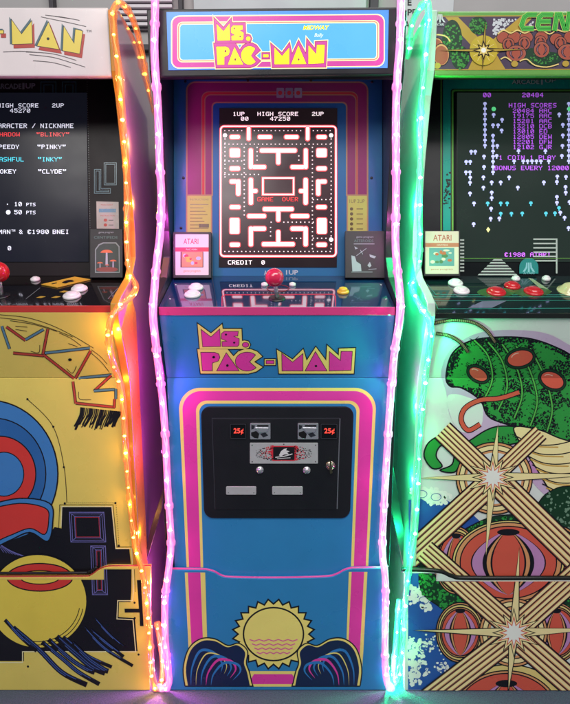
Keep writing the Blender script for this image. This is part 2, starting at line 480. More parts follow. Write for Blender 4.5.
for p in LOGO['front']: a.stroke(p, .8, L_MR, closed=True); a.poly(p, L_YE)
for p in LOGO['dots']: a.poly(p, L_MR)
a.tf = sh
a.text('MIDWAY', 302.6, 25.2, 329, 29.8, L_YE, bold=.03, shear=.25)
a.text('Bally', 314, 33.2, 323, 38, lit('white', 'eef4ff', .5), shear=.3)
a.build('sign_lettering', mf)
# bezel with its printed arch
bz = slab('bezel', 0, BB, BX, .01, mat('vinyl_bezel_blue', '1f608f', .4, spec=.3), cab)
B_TAN = mat('bezel_'+'tan', '9c7e5c', .42, spec=.3); B_PK = mat('bezel_'+'dim_pink', '7c2c5c', .42, spec=.3); B_RED = mat('bezel_'+'rust', 'b03a3a', .42, spec=.3); B_CARD = mat('bezel_'+'card_yellow', 'aab058', .42, spec=.3); B_BL = MATS['vinyl_bezel_blue']
a = Art(P_B)
def arch(x0, y0, x1, y1, r, b=4):
    return [(x0, y1), (x0, y0+r)]+[(x0+r-r*math.cos(t), y0+r-r*math.sin(t)) for t in [PI/2*k/6 for k in range(1, 7)]]+[(x1-r+r*math.sin(t), y0+r-r*math.cos(t)) for t in [PI/2*k/6 for k in range(7)]]+[(x1, y1)]
for q, m in ((arch(186, 81.5, 368.3, 196, 9), B_TAN), (arch(187.6, 83, 366.8, 196, 7.6), B_PK), (arch(201.4, 91.5, 358, 196, 7), B_TAN), (arch(202.2, 92.3, 357.4, 196, 6.4), B_RED),
             (arch(204.4, 94.4, 356.4, 196, 6), B_TAN), (arch(205.4, 95.4, 355.4, 196, 5.4), B_PK)): a.poly(q, m)
a.rect(357.9, 91, 366.7, 196, B_PK)
for q, m in ((arch(211.6, 101.8, 347.4, 196, 5), B_TAN), (arch(213, 103.2, 346, 196, 4), B_BL)): a.poly(q, m)
a.rect(212.8, 195.5, 346.2, 276, B_BL)
for x0, x1 in ((186, 212.3), (346.6, 368.3)):
    a.rect(x0, 194.5, x1, 277, B_TAN); a.rect(x0+1.4, 196, x1-1.4, 277, B_CARD)
gk = vinyl('print_grey', '5c5238')
a.text('INSTRUCTIONS', 190, 198.6, 208.5, 200.4, gk)
for k in range(8): a.line(190, 204.5+k*3.4, 208.5-(k*5 % 7), 204.5+k*3.4, .7, gk)
a.rect(199, 224, 209, 227.5, gk)
a.text('1UP 2UP', 349.5, 199.5, 364.5, 203, gk)
for k in range(5): a.poly(el(351.5, 209+k*5, 1.7, 1.7, 10), gk); a.line(356.5, 209+k*5, 363, 209+k*5, .8, gk)
for k, c in enumerate(('8b8f9a', '7f8590', '8b8f9a')):
    a.poly(rr(276.5+k*9, 88, 284+k*9, 98, 1), vinyl('coin_grey%d' % (k % 2), c)); a.poly(el(280.2+k*9, 93, 2.1), B_RED)
a.text('ARCADE', 264, 270.5, 281, 275.2, vinyl('pale', 'aeb4c0'), bold=.02); a.text('1UP', 286, 270.2, 298, 274.8, MATS['vinyl_pale'], bold=.02)
a.build('bezel_artwork', bz)
for x, y in ((185.4, 81.5), (248, 80.5), (311, 80.5), (372, 82), (183.5, 178), (371.5, 178), (181, 228)):
    lathe('screw', P_B.at(x, y, -.0005), P_B.n, [(.003, 0), (.003, .0016), (.002, .0024), (0, .0025)], BLACKP, bz, 12)
# screen: left glass is a little proud of the bezel
scr = panel('screen', P_B, [(219.4, 108.5), (337.3, 108.5), (336.8, 267.5), (218.9, 267.5)], mat('lcd_black', '1b1318', .22, var=.05, emit=.022, ecol='a08088', spec=.25), cab, front=.0022, thick=.004, bev=.0004)
W_ = ink('white', 'fff0f0', 1.0); R_ = ink('coral', 'ff5a5e', .9); RD = ink('red', 'e03038', .8); DT = ink('dot', 'f0d8d8', .8); BK = ink('maze_floor', '3a262b', .1)
a = Art(P_B, .0026)
a.rect(219.6, 124.5, 337, 258, BK)
a.pix('1UP', 233, 112.4, 4.15, 4, W_); a.pix('00', 241, 117.2, 4.15, 4, W_); a.pix('HIGH SCORE', 257.5, 112.4, 4.15, 4, W_); a.pix('47250', 270.2, 117.2, 4.15, 4, W_); a.pix('2UP', 312, 112.4, 4.15, 4, W_)
a.pix('CREDIT', 228, 260.6, 4.15, 4, W_); a.pix('0', 261.5, 260.6, 4.15, 4, W_)
# border of the playfield
bd = [rr(220.6, 126.6, 336, 256.6, 3)]
a.stroke(rr(220.8, 126.8, 335.8, 256.4, 3.5), 2.5, R_, closed=True); a.stroke(rr(220.8, 126.8, 335.8, 256.4, 3.5), 1.1, W_, closed=True)
bars = [[(247, 127.4, 250.6, 141)], [(305.8, 127.4, 309.4, 141)], [(230, 135.6, 240, 139.4)], [(316.5, 135.6, 326.5, 139.4)], [(258, 135.6, 272, 139.4)], [(284.5, 135.6, 298.5, 139.4)],
        [(230, 149, 240, 157.6)], [(316.5, 149, 326.5, 157.6)],
        [(249, 149, 252.8, 169.4), (252.2, 165.6, 266, 169.4)], [(303.8, 149, 307.6, 169.4), (290.6, 165.6, 304.4, 169.4)],
        [(260, 149, 296.6, 153), (276.4, 152.4, 280.2, 165)],
        [(230, 167, 240, 171)], [(316.5, 167, 326.5, 171)],
        [(236.4, 180, 240.4, 196), (230, 180, 237, 184)], [(316.2, 180, 320.2, 196), (319.6, 180, 326.5, 184)],
        [(249, 178.5, 253, 205), (249.6, 189.5, 257.5, 193.3)], [(303.6, 178.5, 307.6, 205), (299, 189.5, 304.2, 193.3)],
        [(230, 205.6, 240.4, 209.4)], [(316.2, 205.6, 326.5, 209.4)],
        [(263, 207.5, 293.6, 211.5), (276.4, 211, 280.2, 222)],
        [(247.5, 214.5, 266, 218.4)], [(290.6, 214.5, 309, 218.4)],
        [(230, 218.5, 239.5, 234)], [(317, 218.5, 326.5, 234)],
        [(249, 227, 253, 246.5), (252.4, 227, 266, 231)], [(303.6, 227, 307.6, 246.5), (290.6, 227, 304.2, 231)],
        [(262, 242.5, 294.6, 246.5), (276.4, 230.5, 280.2, 243)],
        [(230, 243, 240, 247)], [(316.5, 243, 326.5, 247)]]
flat = [b for g in bars for b in g]
for g in bars:
    for b in g: a.poly(rr(b[0]-.8, b[1]-.8, b[2]+.8, b[3]+.8, 2.2, 4), R_)
for g in bars:
    for b in g: a.poly(rr(b[0]+.1, b[1]+.1, b[2]-.1, b[3]-.1, 1.5, 4), W_)
a.stroke([(263, 178.5), (293.6, 178.5), (293.6, 195), (263, 195)], 2.6, R_, closed=True); a.stroke([(263, 178.5), (293.6, 178.5), (293.6, 195), (263, 195)], 1.1, W_, closed=True)
a.pix('GAME  OVER', 257.4, 197.6, 4.15, 4.2, RD)
dots = []
def dot(x, y):
    for b in flat+[(262, 177, 295, 204)]:
        if b[0]-2.6 < x < b[2]+2.6 and b[1]-2.6 < y < b[3]+2.6: return
    dots.append([(x-.55, y-.55), (x+.55, y-.55), (x+.55, y+.55), (x-.55, y+.55)])
for r, (x0, x1) in {131.3: (225, 331), 144.8: (225, 331), 161.6: (225, 244), 175: (225, 268), 251.8: (225, 331), 238.6: (289, 331), 222.6: (268, 331), 200: (310, 331)}.items():
    x = 225.
    while x < 332:
        if x0 <= x <= x1: dot(x, r)
        x += 4.2
for c, (y0, y1) in {225.2: (131, 180), 244.4: (144, 218), 312.3: (144, 251), 331: (131, 251), 257.2: (148, 162), 298.8: (148, 162), 270.6: (226, 240)}.items():
    y = 135.5
    while y < 250:
        if y0 <= y <= y1: dot(c, y)
        y += 4.2
a.batch(dots, DT)
for x, y in ((225.2, 136), (331, 136), (331, 240)): a.poly(el(x, y, 2.1, 2.1, 16), W_)
a.build('game_picture', scr)
# deck
V_DECK = mat('deck_blue_gloss', '0f2d52', .07, coat=1, var=.2, scale=12, ior=1.7)
dk = slab('control_deck', 0, DF, BB, .012, V_DECK, cab)
a = Art(P_D)
dl = vinyl('deck_line', 'c02f4a', .15)
a.stroke([(222, 306.5), (222, 296.8), (225, 295), (333, 294.4), (335.5, 296.5), (335.6, 306.5)], .9, dl)
a.stroke(el(278, 288.5, 11, 3.4), .7, vinyl('deck_ring', '77222f', .15), closed=True)
a.build('deck_artwork', dk)
for x, y in ((170, 299), (175.5, 284.6), (386, 299), (381, 284.6)): lathe('screw', P_D.at(x, y, -.0003), P_D.n, [(.0026, 0), (.0022, .0012), (0, .0015)], CHROME, dk, 12)
WB = mat('white_button_plastic', 'e4dfe2', .25, coat=.5); YB = mat('yellow_button_plastic', 'e0b030', .25, coat=.5); RB = mat('red_button_plastic', 'c8202a', .25, coat=.5)
PB = mat('pink_ball_plastic', 'd8204e', .15, coat=.8)
button(196, 288.4, .0155, WB, cab); button(192.5, 295.4, .0165, WB, cab); button(343, 292.5, .0125, YB, cab, .008)
button(264.5, 285.5, .007, WB, cab, .004); button(292.5, 285.5, .007, WB, cab, .004)
joystick(277, 298.6, (274.5, 277.5), .0185, PB, cab)
# front lip, apron, lower panel
fl = slab('deck_front_trim', 0, (-.046, zat(315.3, -.046)), (-.046, zat(307, -.046)-.0003), .01, vinyl('lip_pink', 'cf3a7c', .3), cab)
ap = slab('apron_panel', 0, (SL_B[0], SL_B[1]+.0004), (SL_T[0], SL_T[1]-.0003), .012, V_BLUE, cab)
a = Art(P_S); wordmark(a, V_YEL, V_PINK, V_BLK); a.build('wordmark', ap)
fp = slab('front_panel', 0, (0, .02), SL_B, .012, V_BLUE, cab)
for x, y in ((168, 324), (391, 321), (170, 362), (388.5, 361)):
    pass
a = Art(P_L)
def tarch(l0, l1, r0, r1, top, bot, r):
    f = lambda y, A, B: A+(B-A)*(y-430)/(565-430)
    xl, xr = f(top+r, l0, l1), f(top+r, r0, r1); n = 10
    p = [(f(bot, l0, l1), bot), (xl, top+r)]
    p += [(xl+r-r*math.cos(t), top+r-r*math.sin(t)) for t in [PI/2*k/n for k in range(1, n+1)]]
    p += [(xr-r+r*math.sin(t), top+r-r*math.cos(t)) for t in [PI/2*k/n for k in range(n+1)]]
    return p+[(f(bot, r0, r1), bot)]
BT_ = 640
for q, m in ((tarch(180.2, 186.5, 374.8, 368.3, 387.8, BT_, 21), V_YEL), (tarch(183.4, 189, 371.8, 365.8, 391, BT_, 18.5), V_PINK),
             (tarch(196.6, 200.6, 358.8, 353.8, 400.6, BT_, 10.5), V_YEL), (tarch(199.8, 203.2, 355.8, 351, 403.6, BT_, 8.5), V_BLUE)): a.poly(q, m)
a.build('front_artwork', fp)
# coin door
f_ = lambda x, y: (x+(y-406)*(.030 if x < 277 else -.034), y)
def tq(pts): return [f_(*p) for p in pts]
cd = panel('coin_door', P_L, tq(rr(201, 406.3, 353.6, 517.3, 9, 8)), mat('coin_door_black', '121319', .42, var=.2, bump=.15, bscale=900), cab, front=.004, thick=.006, bev=.0012)
a = Art(P_L, .0042)
dg_ = mat('door_seam', '3a3c44', .4)
a.stroke(tq([(212.2, 508), (212, 417.6), (340.2, 417.6)]), .55, dg_); a.stroke(tq([(340.2, 417.8), (340.4, 508)]), .9, mat('door_seam_bright', '6a6d76', .3))
a.build('door_seam', cd)
panel('inner_door', P_L, tq([(213, 418.4), (339.2, 418.4), (339, 508.6), (213.2, 508.6)]), MATS['coin_door_black'], cd, front=.0052, thick=.002, bev=.0004)
RED25 = ink('price_red', 'ff4a3c', 1.0)
for x0, x1, tx in ((230.4, 246.6, 0), (320.4, 337, 0)):
    pb = panel('price_light', P_L, rr(x0, 422.4, x1, 437.4, .8), mat('dark_plastic', '0a0a0d', .2), cd, front=.0085, thick=.004, bev=.0006)
    a = Art(P_L, .0088); a.stroke(rr(x0+.4, 422.9, x1-.4, 437, .6), .5, dg_, closed=True)
    a.text('25¢', x0+3.6, 426.9, x1-2.8, 433.2, RED25, bold=.02); a.build('price_lettering', cd)
for x0, x1 in ((250.4, 270.6), (297.6, 318.2)):
    s_ = panel('coin_slot', P_L, rr(x0, 422.2, x1, 438, .8), CHROME, cd, front=.009, thick=.005, bev=.0008)
    # recessed chute and sculpted chrome ridges
    bm = bmesh.new()
    loop_prism(bm, [P_L.at(x, y, .0096) for x, y in ((x0+7, 423.6), (x1-2, 423.6), (x1-2, 425.2), (x0+7, 425.2))], [P_L.at(x, y, .0085) for x, y in ((x0+7, 423.6), (x1-2, 423.6), (x1-2, 425.2), (x0+7, 425.2))])
    from_bm('coin_opening', bm, mat('slot_dark', '050507', .5), cd)
    a = Art(P_L, .0093)
    a.poly([(x0+1, 431), (x0+6, 429.5), (x0+9, 432.5), (x0+8, 437), (x0+4, 436.4), (x0+1, 434)], MATS['slot_dark'])
    a.poly([(x0+10, 432.6), (x0+15, 431), (x0+18, 434), (x0+13, 436)], mat('slot_grey', '4b4e55', .3, metal=.8))
    a.poly([(x0+1.2, 423.4), (x0+5, 424.2), (x0+3.5, 427.4), (x0+1.2, 428)], MATS['slot_grey'])
    a.build('coin_chute', cd)
    bm = bmesh.new(); q = [(x0+5, 426), (x1-2, 426.5), (x1-4, 430.5), (x0+9, 431)]
    loop_prism(bm, [P_L.at(x, y, .0125) for x, y in q], [P_L.at(x, y, .0088) for x, y in q]); bmesh.ops.recalc_face_normals(bm, faces=bm.faces); bevel(bm, .001)
    from_bm('coin_lever', bm, CHROME, cd)
np_ = panel('name_plate', P_L, rr(250, 441.8, 317.8, 462.4, .8), STEEL, cd, front=.0072, thick=.003, bev=.0006)
a = Art(P_L, .0075)
rdp = mat('plate_red', 'd02c3c', .4); blp = mat('plate_black', '15141a', .4)
st = []; sb = []
for sgn in (-1, 1):
    for i in range(150):
        t = random.random()**1.6; x = 283.8+sgn*(10.8+t*17); y = 452+random.uniform(-7.6, 7.6)*(1-t*.55)
        s = .75*(1-t*.6); (st if random.random() < .9-t*.9 else sb).append([(x-s, y-s*.6), (x+s, y-s*.6), (x+s, y+s*.6), (x-s, y+s*.6)])
a.poly(rr(271.5, 444.6, 296, 459.6, 2), rdp)
a.batch(st, rdp); a.batch(sb, blp)
a.poly(rr(273.2, 445.6, 294.4, 458.6, 1), blp)
wh = mat('plate_white', 'd8d6d8', .4)
a.poly([(279, 454), (281, 450), (284, 447.6), (287, 447), (286, 449), (289.6, 450), (287, 451.4), (289, 453), (284, 453.2), (281, 455)], wh)
a.stroke([(275.4, 456), (284, 455), (292.4, 452.6)], .9, wh); a.stroke([(277, 457.4), (290.5, 456.4)], .6, wh)
a.build('plate_print', cd)
for x, y in ((252.4, 444), (315.4, 444), (252.4, 460.4), (315.4, 460.4), (283.8, 443)): lathe('rivet', P_L.at(x, y, .007), P_L.n, [(.0014, 0), (.0011, .0008), (0, .001)], BLACKP, cd, 10)
for x, y in ((260, 468.8), (306.6, 469)):
    lathe('reject_button', P_L.at(x, y, .004), P_L.n, [(.0082, 0), (.0082, .003), (.0070, .0045), (.0050, .0048), (.0048, .0075), (.0035, .0085), (0, .0087)], CHROME, cd)
lk = lathe('door_lock', P_L.at(330.2, 464.6, .004), P_L.n, [(.0105, 0), (.0105, .002), (.0085, .0042), (.0062, .0045), (.006, .008), (0, .0082)], mat('lock_brass', 'b8b09a', .25, metal=1), cd)
panel('lock_key', P_L, [(329.4, 459), (331, 459), (331.4, 466), (332, 470), (329.6, 471), (329, 466)], mat('key_metal', '8c8466', .3, metal=1), cd, front=.016, thick=.008, bev=.0003)
for x0, x1 in ((226.4, 256.4), (272.2, 302.6)):
    panel('coin_return', P_L, rr(x0, 485.2, x1, 493.3, 1), STEEL, cd, front=.0075, thick=.003, bev=.0008)
    for x in (x0+2.4, x1-2.4): lathe('rivet', P_L.at(x, 491.2, .0073), P_L.n, [(.001, 0), (.0008, .0006), (0, .0007)], BLACKP, cd, 8)
# riser
dip = catmull([(206, 570.6), (214, 572.8), (221, 576.6), (232, 578.4), (278, 579), (325, 577.8), (337, 575.2), (345, 571), (352, 569.2)], 5)
top = [(165.6, 570)]+dip+[(384.6, 568.6)]
rp = panel('riser_panel', P_R, top+[(386.5, 690), (168.5, 690)], V_BLUE, cab, front=0, thick=.012, bev=.0008)
trim('riser_edge_trim', P_R, catmull([(166, 570), (186, 570.2)], 4)+dip+[(384, 568.4)], .0052, vinyl('lip_pink2', 'd8409a', .3), cab, front=-.005)
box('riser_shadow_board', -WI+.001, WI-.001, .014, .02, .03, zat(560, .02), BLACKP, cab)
a = Art(P_R)
def rst(pts0, pts1, bot): return [pts0[0], pts0[1], pts1[1], pts1[0]]
def clipY(x, y): return y
yt = 572.4
a.poly([(184.8, yt), (205.2, yt), (207.8, 660), (208, 684), (189.8, 684), (188.2, 640)], V_YEL)
a.poly([(187.8, yt), (200.4, yt), (203.8, 662), (194, 672), (191.2, 640)], V_PINK)
a.poly([(348.8, 571.8), (367.4, 571.8), (363.4, 650), (361, 684), (345, 684)], V_YEL)
a.poly([(351.6, 571.8), (364.2, 571.8), (359.6, 656), (356, 668), (347.6, 662)], V_PINK)
# generic seaside emblem: plain sun above two waves on a pink plinth
a.shape([(250, 671), (296, 671), (306, 686.5), (240, 686.5)], V_YEL)
a.shape([(254, 674), (292, 674), (299, 684), (248, 684)], V_PINK)
NAVY = vinyl('navy', '14244c')
V_YSUN = vinyl('sun_yellow', 'f2e07c')
rays = []
for k in range(48):
    t = 2*PI*k/48; r = 1.0 if k % 2 else .86
    rays.append((273.5+41*r*math.cos(t), 634+35*r*math.sin(t)))
a.shape(rays, V_YEL, 1.5, V_BLK)
a.shape(el(273.5, 634, 30, 26.5, 48), V_YSUN, 1.6, V_BLK)
for k in range(4): a.stroke([(273.5-24+k*2.4+x*(48-4.8*k)/10, 640+k*4.2+(1.0 if x % 2 else -.6)) for x in range(11)], 1.1, vinyl('rose', 'e0609a'))
def wave(cx, s):
    o = lambda l: [(cx+s*x, y) for x, y in l]
    out = catmull([(-29, 686), (-31, 668), (-26, 650), (-15, 641), (-2, 641), (10, 647), (20, 645), (28, 652), (27, 663), (30, 672), (33, 686)], 5)
    yo = [(x*1.09, 664+(y-664)*1.10 if y < 684 else y) for x, y in out]
    a.shape(o(yo), V_YEL, 1.2, V_BLK); a.shape(o(out), NAVY)
    for k, m in ((0, vinyl('wave_blue', '2f7cc4')), (1, V_YEL), (2, MATS['vinyl_wave_blue']), (3, V_PINK), (4, MATS['vinyl_wave_blue'])):
        q = catmull([(-26+k*5, 685), (-25+k*5.4, 668+k*1.5), (-17+k*6, 651+k*3), (-4+k*6, 652+k*3), (5+k*4.6, 663+k*2), (4+k*3, 672+k*2)], 5)
        a.stroke(o([p for p in q if p[1] < 685.2]), 2.6 if m is not V_YEL else 1.3, m, taper=True)
wave(217, 1); wave(328, -1)
a.build('riser_artwork', rp)

# ================================================================== LEFT CABINET
XL = -.548
V_LY = vinyl('left_yellow', 'dfcb68'); V_WHT = vinyl('warm_white', 'dcd2d2')
V_SIDE = mat('left_side_gloss', 'a88c98', .12, coat=.7, var=.12, scale=4)
cl = thing('arcade_cabinet', 'yellow arcade cabinet with black zigzag artwork and white top sign at the left edge', 'arcade cabinet', (XL, .2, 0), CABS)
shell(cl, XL, vinyl('edge_amber', 'b98a2c'), V_SIDE, DARK, BLACKP, BLACKP)
x_ = lambda s, v, pl: None
def full(cx, pl, v0, v1, m, name, parent, front=.001, thick=.012, bev=.001, hw=WI-.0005):
    """full-width board of a cabinet whose top and bottom rows are v0 and v1"""
    A = pl.at(285, v0); B = pl.at(285, v1); n = pl.n
    bm = bmesh.new(); f = [Vector((cx+s*hw, p.y, p.z))+n*front for s, p in ((-1, B), (1, B), (1, A), (-1, A))]
    loop_prism(bm, f, [p-n*thick for p in f]); bmesh.ops.recalc_face_normals(bm, faces=bm.faces); bevel(bm, bev, 2)
    return from_bm(name, bm, m, parent)
bm = bmesh.new(); sp_ = [(-.048, .84), (.03, .90), (.062, .86), (.058, .60), (.05, .012), (-.012, .012), (-.002, .30), (-.003, .72), (-.02, .78)]
loop_prism(bm, [Vector((XL+WI+TK+.0012, y, z)) for y, z in sp_], [Vector((XL+WI+TK+.0002, y, z)) for y, z in sp_])
from_bm('side_artwork', bm, vinyl('side_yellow', 'd0a640', .3), cl)
mfl = full(XL, P_M, 7.5, 76.4, V_WHT, 'marquee_sign', cl, thick=.02, bev=.003)
a = Art(P_M, .0014)
ly = vinyl('letter_yellow', 'e2cc54'); lt = vinyl('letter_teal', '44646e'); lr = vinyl('letter_red', 'b03a32'); lk_ = vinyl('thin_black', '2a2626')
def zz(l): return [(x/5.7, 10+y/5.7) for x, y in l]
LET = [zz([(68, 58), (125, 140), (182, 65), (186, 192), (72, 196)]), zz([(278, 72), (338, 225), (214, 205)]), zz([(366, 95), (425, 195), (432, 112), (472, 122), (455, 250), (360, 232)]),
       zz([(0, 118), (22, 118), (22, 135), (0, 135)])]
for L in LET:
    a.poly([(x+1.9, y+3.6) for x, y in L], lr); a.stroke([(x+1.9, y+3.6) for x, y in L], 1.2, lr, closed=True)
    a.poly([(x-1.6, y-.9) for x, y in L], lt); a.stroke([(x-1.6, y-.9) for x, y in L], 1.6, lt, closed=True)
    a.stroke(L, 1.1, V_BLK, closed=True); a.poly(L, ly)
a.poly(el(48.4, 39, 1.4), V_BLK)
for q in ([(235, 40), (380, 70), (492, 95)], [(260, 30), (360, 42), (455, 60)], [(315, 37), (400, 50)], [(150, 240), (300, 250), (437, 288)], [(170, 255), (300, 270), (405, 300), (487, 326)], [(190, 290), (300, 300), (405, 328)], [(20, 240), (120, 236), (220, 243)]):
    a.stroke(catmull(zz(q), 5), .45, lk_)
a.text('TM', 86.6, 30.2, 91.6, 32.6, lk_)
a.build('sign_lettering', mfl)
bzl = slab('bezel', XL, BB, BX, .01, mat('bezel_brown_black', '1c161a', .38, spec=.2), cl)
a = Art(P_B)
gr = vinyl('logo_grey', '6c7478'); cy = vinyl('print_teal', '2a5262')
a.text('ARCADE', -4, 83.6, 21.6, 89, gr, bold=.03); a.text('UP', 25.6, 83.2, 35.4, 88.6, gr, bold=.03); a.text('1', 22.4, 83, 24.6, 89.4, gr, bold=.03)
for x0, x1 in ((41, 56), (62.5, 76)):
    a.stroke([(x0, 95), (x0, 82), (x1, 82), (x1, 95)], .8, cy); a.stroke([(x0+3, 95), (x0+3, 85), (x1-3, 85), (x1-3, 95)], .8, cy)
for k in range(64): a.poly(el(87.2+k*.05, 82+k*2.35, .35, .35, 8), gr)
# blue printed line maze of the right margin
for ins in (0, 1.6):
    a.stroke([(104.4+ins, 163+ins), (116.6-ins, 163+ins), (116.6-ins, 185-ins), (104.4+ins, 185-ins)], .7, cy, closed=True)
    a.stroke([(94.6+ins, 169.6+ins), (101-ins, 169.6+ins), (101-ins, 188.6+ins), (110.6-ins, 188.6+ins), (110.6-ins, 193.4-ins), (94.6+ins, 193.4-ins)], .7, cy, closed=True)
a.build('bezel_artwork', bzl); a = Art(P_B)
cdw = vinyl('card_white', 'b0a4a2')
a.shape([(96.4, 201.4), (118.6, 202), (119, 228.8), (96.8, 228.6)], cdw)
a.text('MAIN EVENT', 101, 204.2, 113, 205.6, lr); a.rect(99, 208.8, 116, 212.4, vinyl('card_blue', '5a86a8')); a.text('INSTRUCTION', 100.5, 215, 115, 216.3, lr)
for y in (220.2, 225): a.poly(el(105.5, y, 1.8, 1.6, 12), lr); a.line(108.6, y, 113.4, y, .6, lk_)
a.build('instruction_card', bzl)
scl = panel('screen', P_B, [(-110, 93), (87, 93), (89, 262), (-112, 262)], mat('lcd_navy', '12141f', .22, var=.05, emit=.02, ecol='8088b0', spec=.25), cl, front=.0022, thick=.004, bev=.0004)
a = Art(P_B, .0026); C_ = ink('cyan', '3fc8dc', .8); W2 = ink('soft_white', 'd8dcec', .85)
a.pix('HIGH SCORE', -2.2, 103.9, 4.2, 4.1, W2); a.pix('2UP', 52.6, 103.9, 4.2, 4.1, W2); a.pix('45270', 10.6, 109, 4.2, 4.1, W2)
a.pix('CHARACTER / NICKNAME', -9.6, 124, 4.22, 4.5, W2)
a.pix('-SHADOW', 21.2-7*4.2, 132.8, 4.2, 4.1, RD); a.pix('"BLINKY"', 37, 132.8, 4.2, 4.1, RD)
a.pix('-SPEEDY', 20.5-7*4.2, 145.2, 4.2, 4.2, W2); a.pix('"PINKY"', 38, 145.2, 4.15, 4.2, W2)
a.pix('-BASHFUL', 25.3-8*4.2, 157.6, 4.2, 4.3, C_); a.pix('"INKY"', 38.6, 157.6, 4.1, 4.3, C_)
a.pix('-POKEY', 17.6-6*4.2, 169.8, 4.2, 4.2, W2); a.pix('"CLYDE"', 38.8, 169.8, 4.1, 4.2, W2)
a.poly(el(8.2, 204.6, .6, .6, 10), W2); a.poly(el(9, 212.6, 2.3, 2.3, 18), W2)
a.pix('10', 15, 202.4, 4.2, 4.2, W2); a.pix('PTS', 27, 203.2, 3.3, 3.4, W2); a.pix('50', 15, 210.4, 4.2, 4.2, W2); a.pix('PTS', 27, 211.2, 3.3, 3.4, W2)
a.pix('PAC-MAN', -17.6, 230, 4.22, 4.2, W2); a.pix('TM', 12.2, 229.8, 2.1, 2.1, W2); a.pix('&', 20, 230, 4.2, 4.2, W2); a.pix('@1980', 28.4, 230, 4.4, 4.2, W2); a.pix('BNEI', 53.4, 230, 4.25, 4.2, W2)
a.pix('0', 8.6, 246.4, 4.2, 4.2, W2)
a.build('game_picture', scl)
DKB = mat('deck_black_gloss', '14110f', .1, coat=1, var=.2)
dkl = slab('control_deck', XL, DF, BB, .012, DKB, cl)
a = Art(P_D); yl = vinyl('deck_yellow', 'b8973a', .2)
for p in ((40, 297), (55, 297), (63, 291.5)): a.poly([(p[0]-4, p[1]+.8), (p[0]+1, p[1]-.8), (p[0]+6, p[1]-.3), (p[0]+1, p[1]+1.2)], yl)
a.build('deck_decal', dkl); a = Art(P_D)
a.stroke([(26, 299), (40, 288)], .5, gr); a.build('deck_artwork', dkl); a = Art(P_D); a.stroke([(108, 299), (118, 288)], .5, gr); a.build('deck_artwork', dkl)
button(79.5, 289.6, .0165, WB, cl); button(72, 296.6, .0175, WB, cl); button(35.5, 280.2, .010, WB, cl, .005)
joystick(1.5, 296, (-1.5, 272), .0205, RB, cl, CHROME)
slab('deck_front_trim', XL, (-.046, zat(312.6, -.046)), (-.046, zat(306, -.046)), .01, vinyl('lip_red', 'b8322c', .3), cl)
apl = slab('apron_panel', XL, (SL_B[0], SL_B[1]+.0004), onS(.0055), .012, V_LY, cl)
LR2 = vinyl('outline_red', 'b4453a'); LB2 = vinyl('outline_blue', '5b86a0')
a = Art(P_S); b_ = Art(P_L)
def zq(l): return [(x/4.385, 305+y/4.385) for x, y in l]
def draw_split(fn):
    """print on the apron above row 378 and on the lower panel below it"""
    fn(a, lambda y: y < 377.6); fn(b_, lambda y: y >= 377.6)
def seg_split(pts, w, m):
    up = []; dn = []; prev = None
    for p in pts:
        if prev is not None and (prev[1] < 377.8) != (p[1] < 377.8):
            t = (377.8-prev[1])/(p[1]-prev[1]); c = (prev[0]+(p[0]-prev[0])*t, 377.8)
            (up if prev[1] < 377.8 else dn).append(c)
            if prev[1] < 377.8:
                if len(up) > 1: a.stroke(up, w, m)
                up = []; dn = [c]
            else:
                if len(dn) > 1: b_.stroke(dn, w, m)
                dn = []; up = [c]
        (up if p[1] < 377.8 else dn).append(p); prev = p
    if len(up) > 1: a.stroke(up, w, m)
    if len(dn) > 1: b_.stroke(dn, w, m)
for pts, m in (([(8, 92), (42, 192)], LB2), ([(28, 95), (112, 155)], LR2), ([(112, 152), (192, 106)], LB2), ([(210, 105), (188, 218)], LR2), ([(58, 210), (192, 222)], LR2),
               ([(198, 210), (395, 188)], LB2), ([(192, 218), (325, 322)], LR2), ([(398, 200), (330, 322)], LR2), ([(345, 320), (490, 306)], LB2), ([(320, 335), (332, 432)], LR2),
               ([(332, 430), (505, 448)], LR2), ([(488, 308), (412, 378)], LR2), ([(412, 376), (505, 370)], LB2), ([(508, 368), (508, 412)], LB2), ([(503, 412), (501, 450)], LR2)):
    q = zq(pts); n = 14; q = [(q[0][0]+(q[1][0]-q[0][0])*k/n, q[0][1]+(q[1][1]-q[0][1])*k/n) for k in range(n+1)]
    seg_split(q, 3.1, V_BLK); seg_split(q, 2.0, m)
for pts in ([(0, 42), (120, 55), (230, 90), (330, 140), (410, 188)], [(0, 55), (100, 68), (210, 98), (320, 140)], [(45, 68), (150, 85), (250, 115)], [(400, 195), (440, 225), (470, 258)], [(400, 210), (445, 250), (480, 295)],
            [(260, 122), (310, 145), (355, 178)], [(300, 168), (340, 182)], [(68, 92), (120, 96)], [(68, 106), (118, 114)], [(175, 175), (170, 208), (135, 202)], [(335, 268), (318, 298), (292, 278)], [(345, 380), (350, 412), (400, 415)]):
    seg_split(catmull(zq(pts), 8), .55, V_BLK)
a.poly(zq(el(307, 239, 8, 6)), V_BLK)
for k in range(24):
    x = 350+k*7.6; dx = -22+random.uniform(-5, 5)
    q = zq([(x+6, 448+k*.8), (x+2, 480), (x+dx*.5, 510+random.uniform(-10, 10)), (x+dx, 535+random.uniform(-14, 18)*1)])
    b_.stroke(catmull(q, 4), random.choice((1.0, 1.6, 2.2)), V_BLK)
a.build('apron_artwork', apl)
fpl = slab('front_panel', XL, (0, .02), SL_B, .012, V_LY, cl)
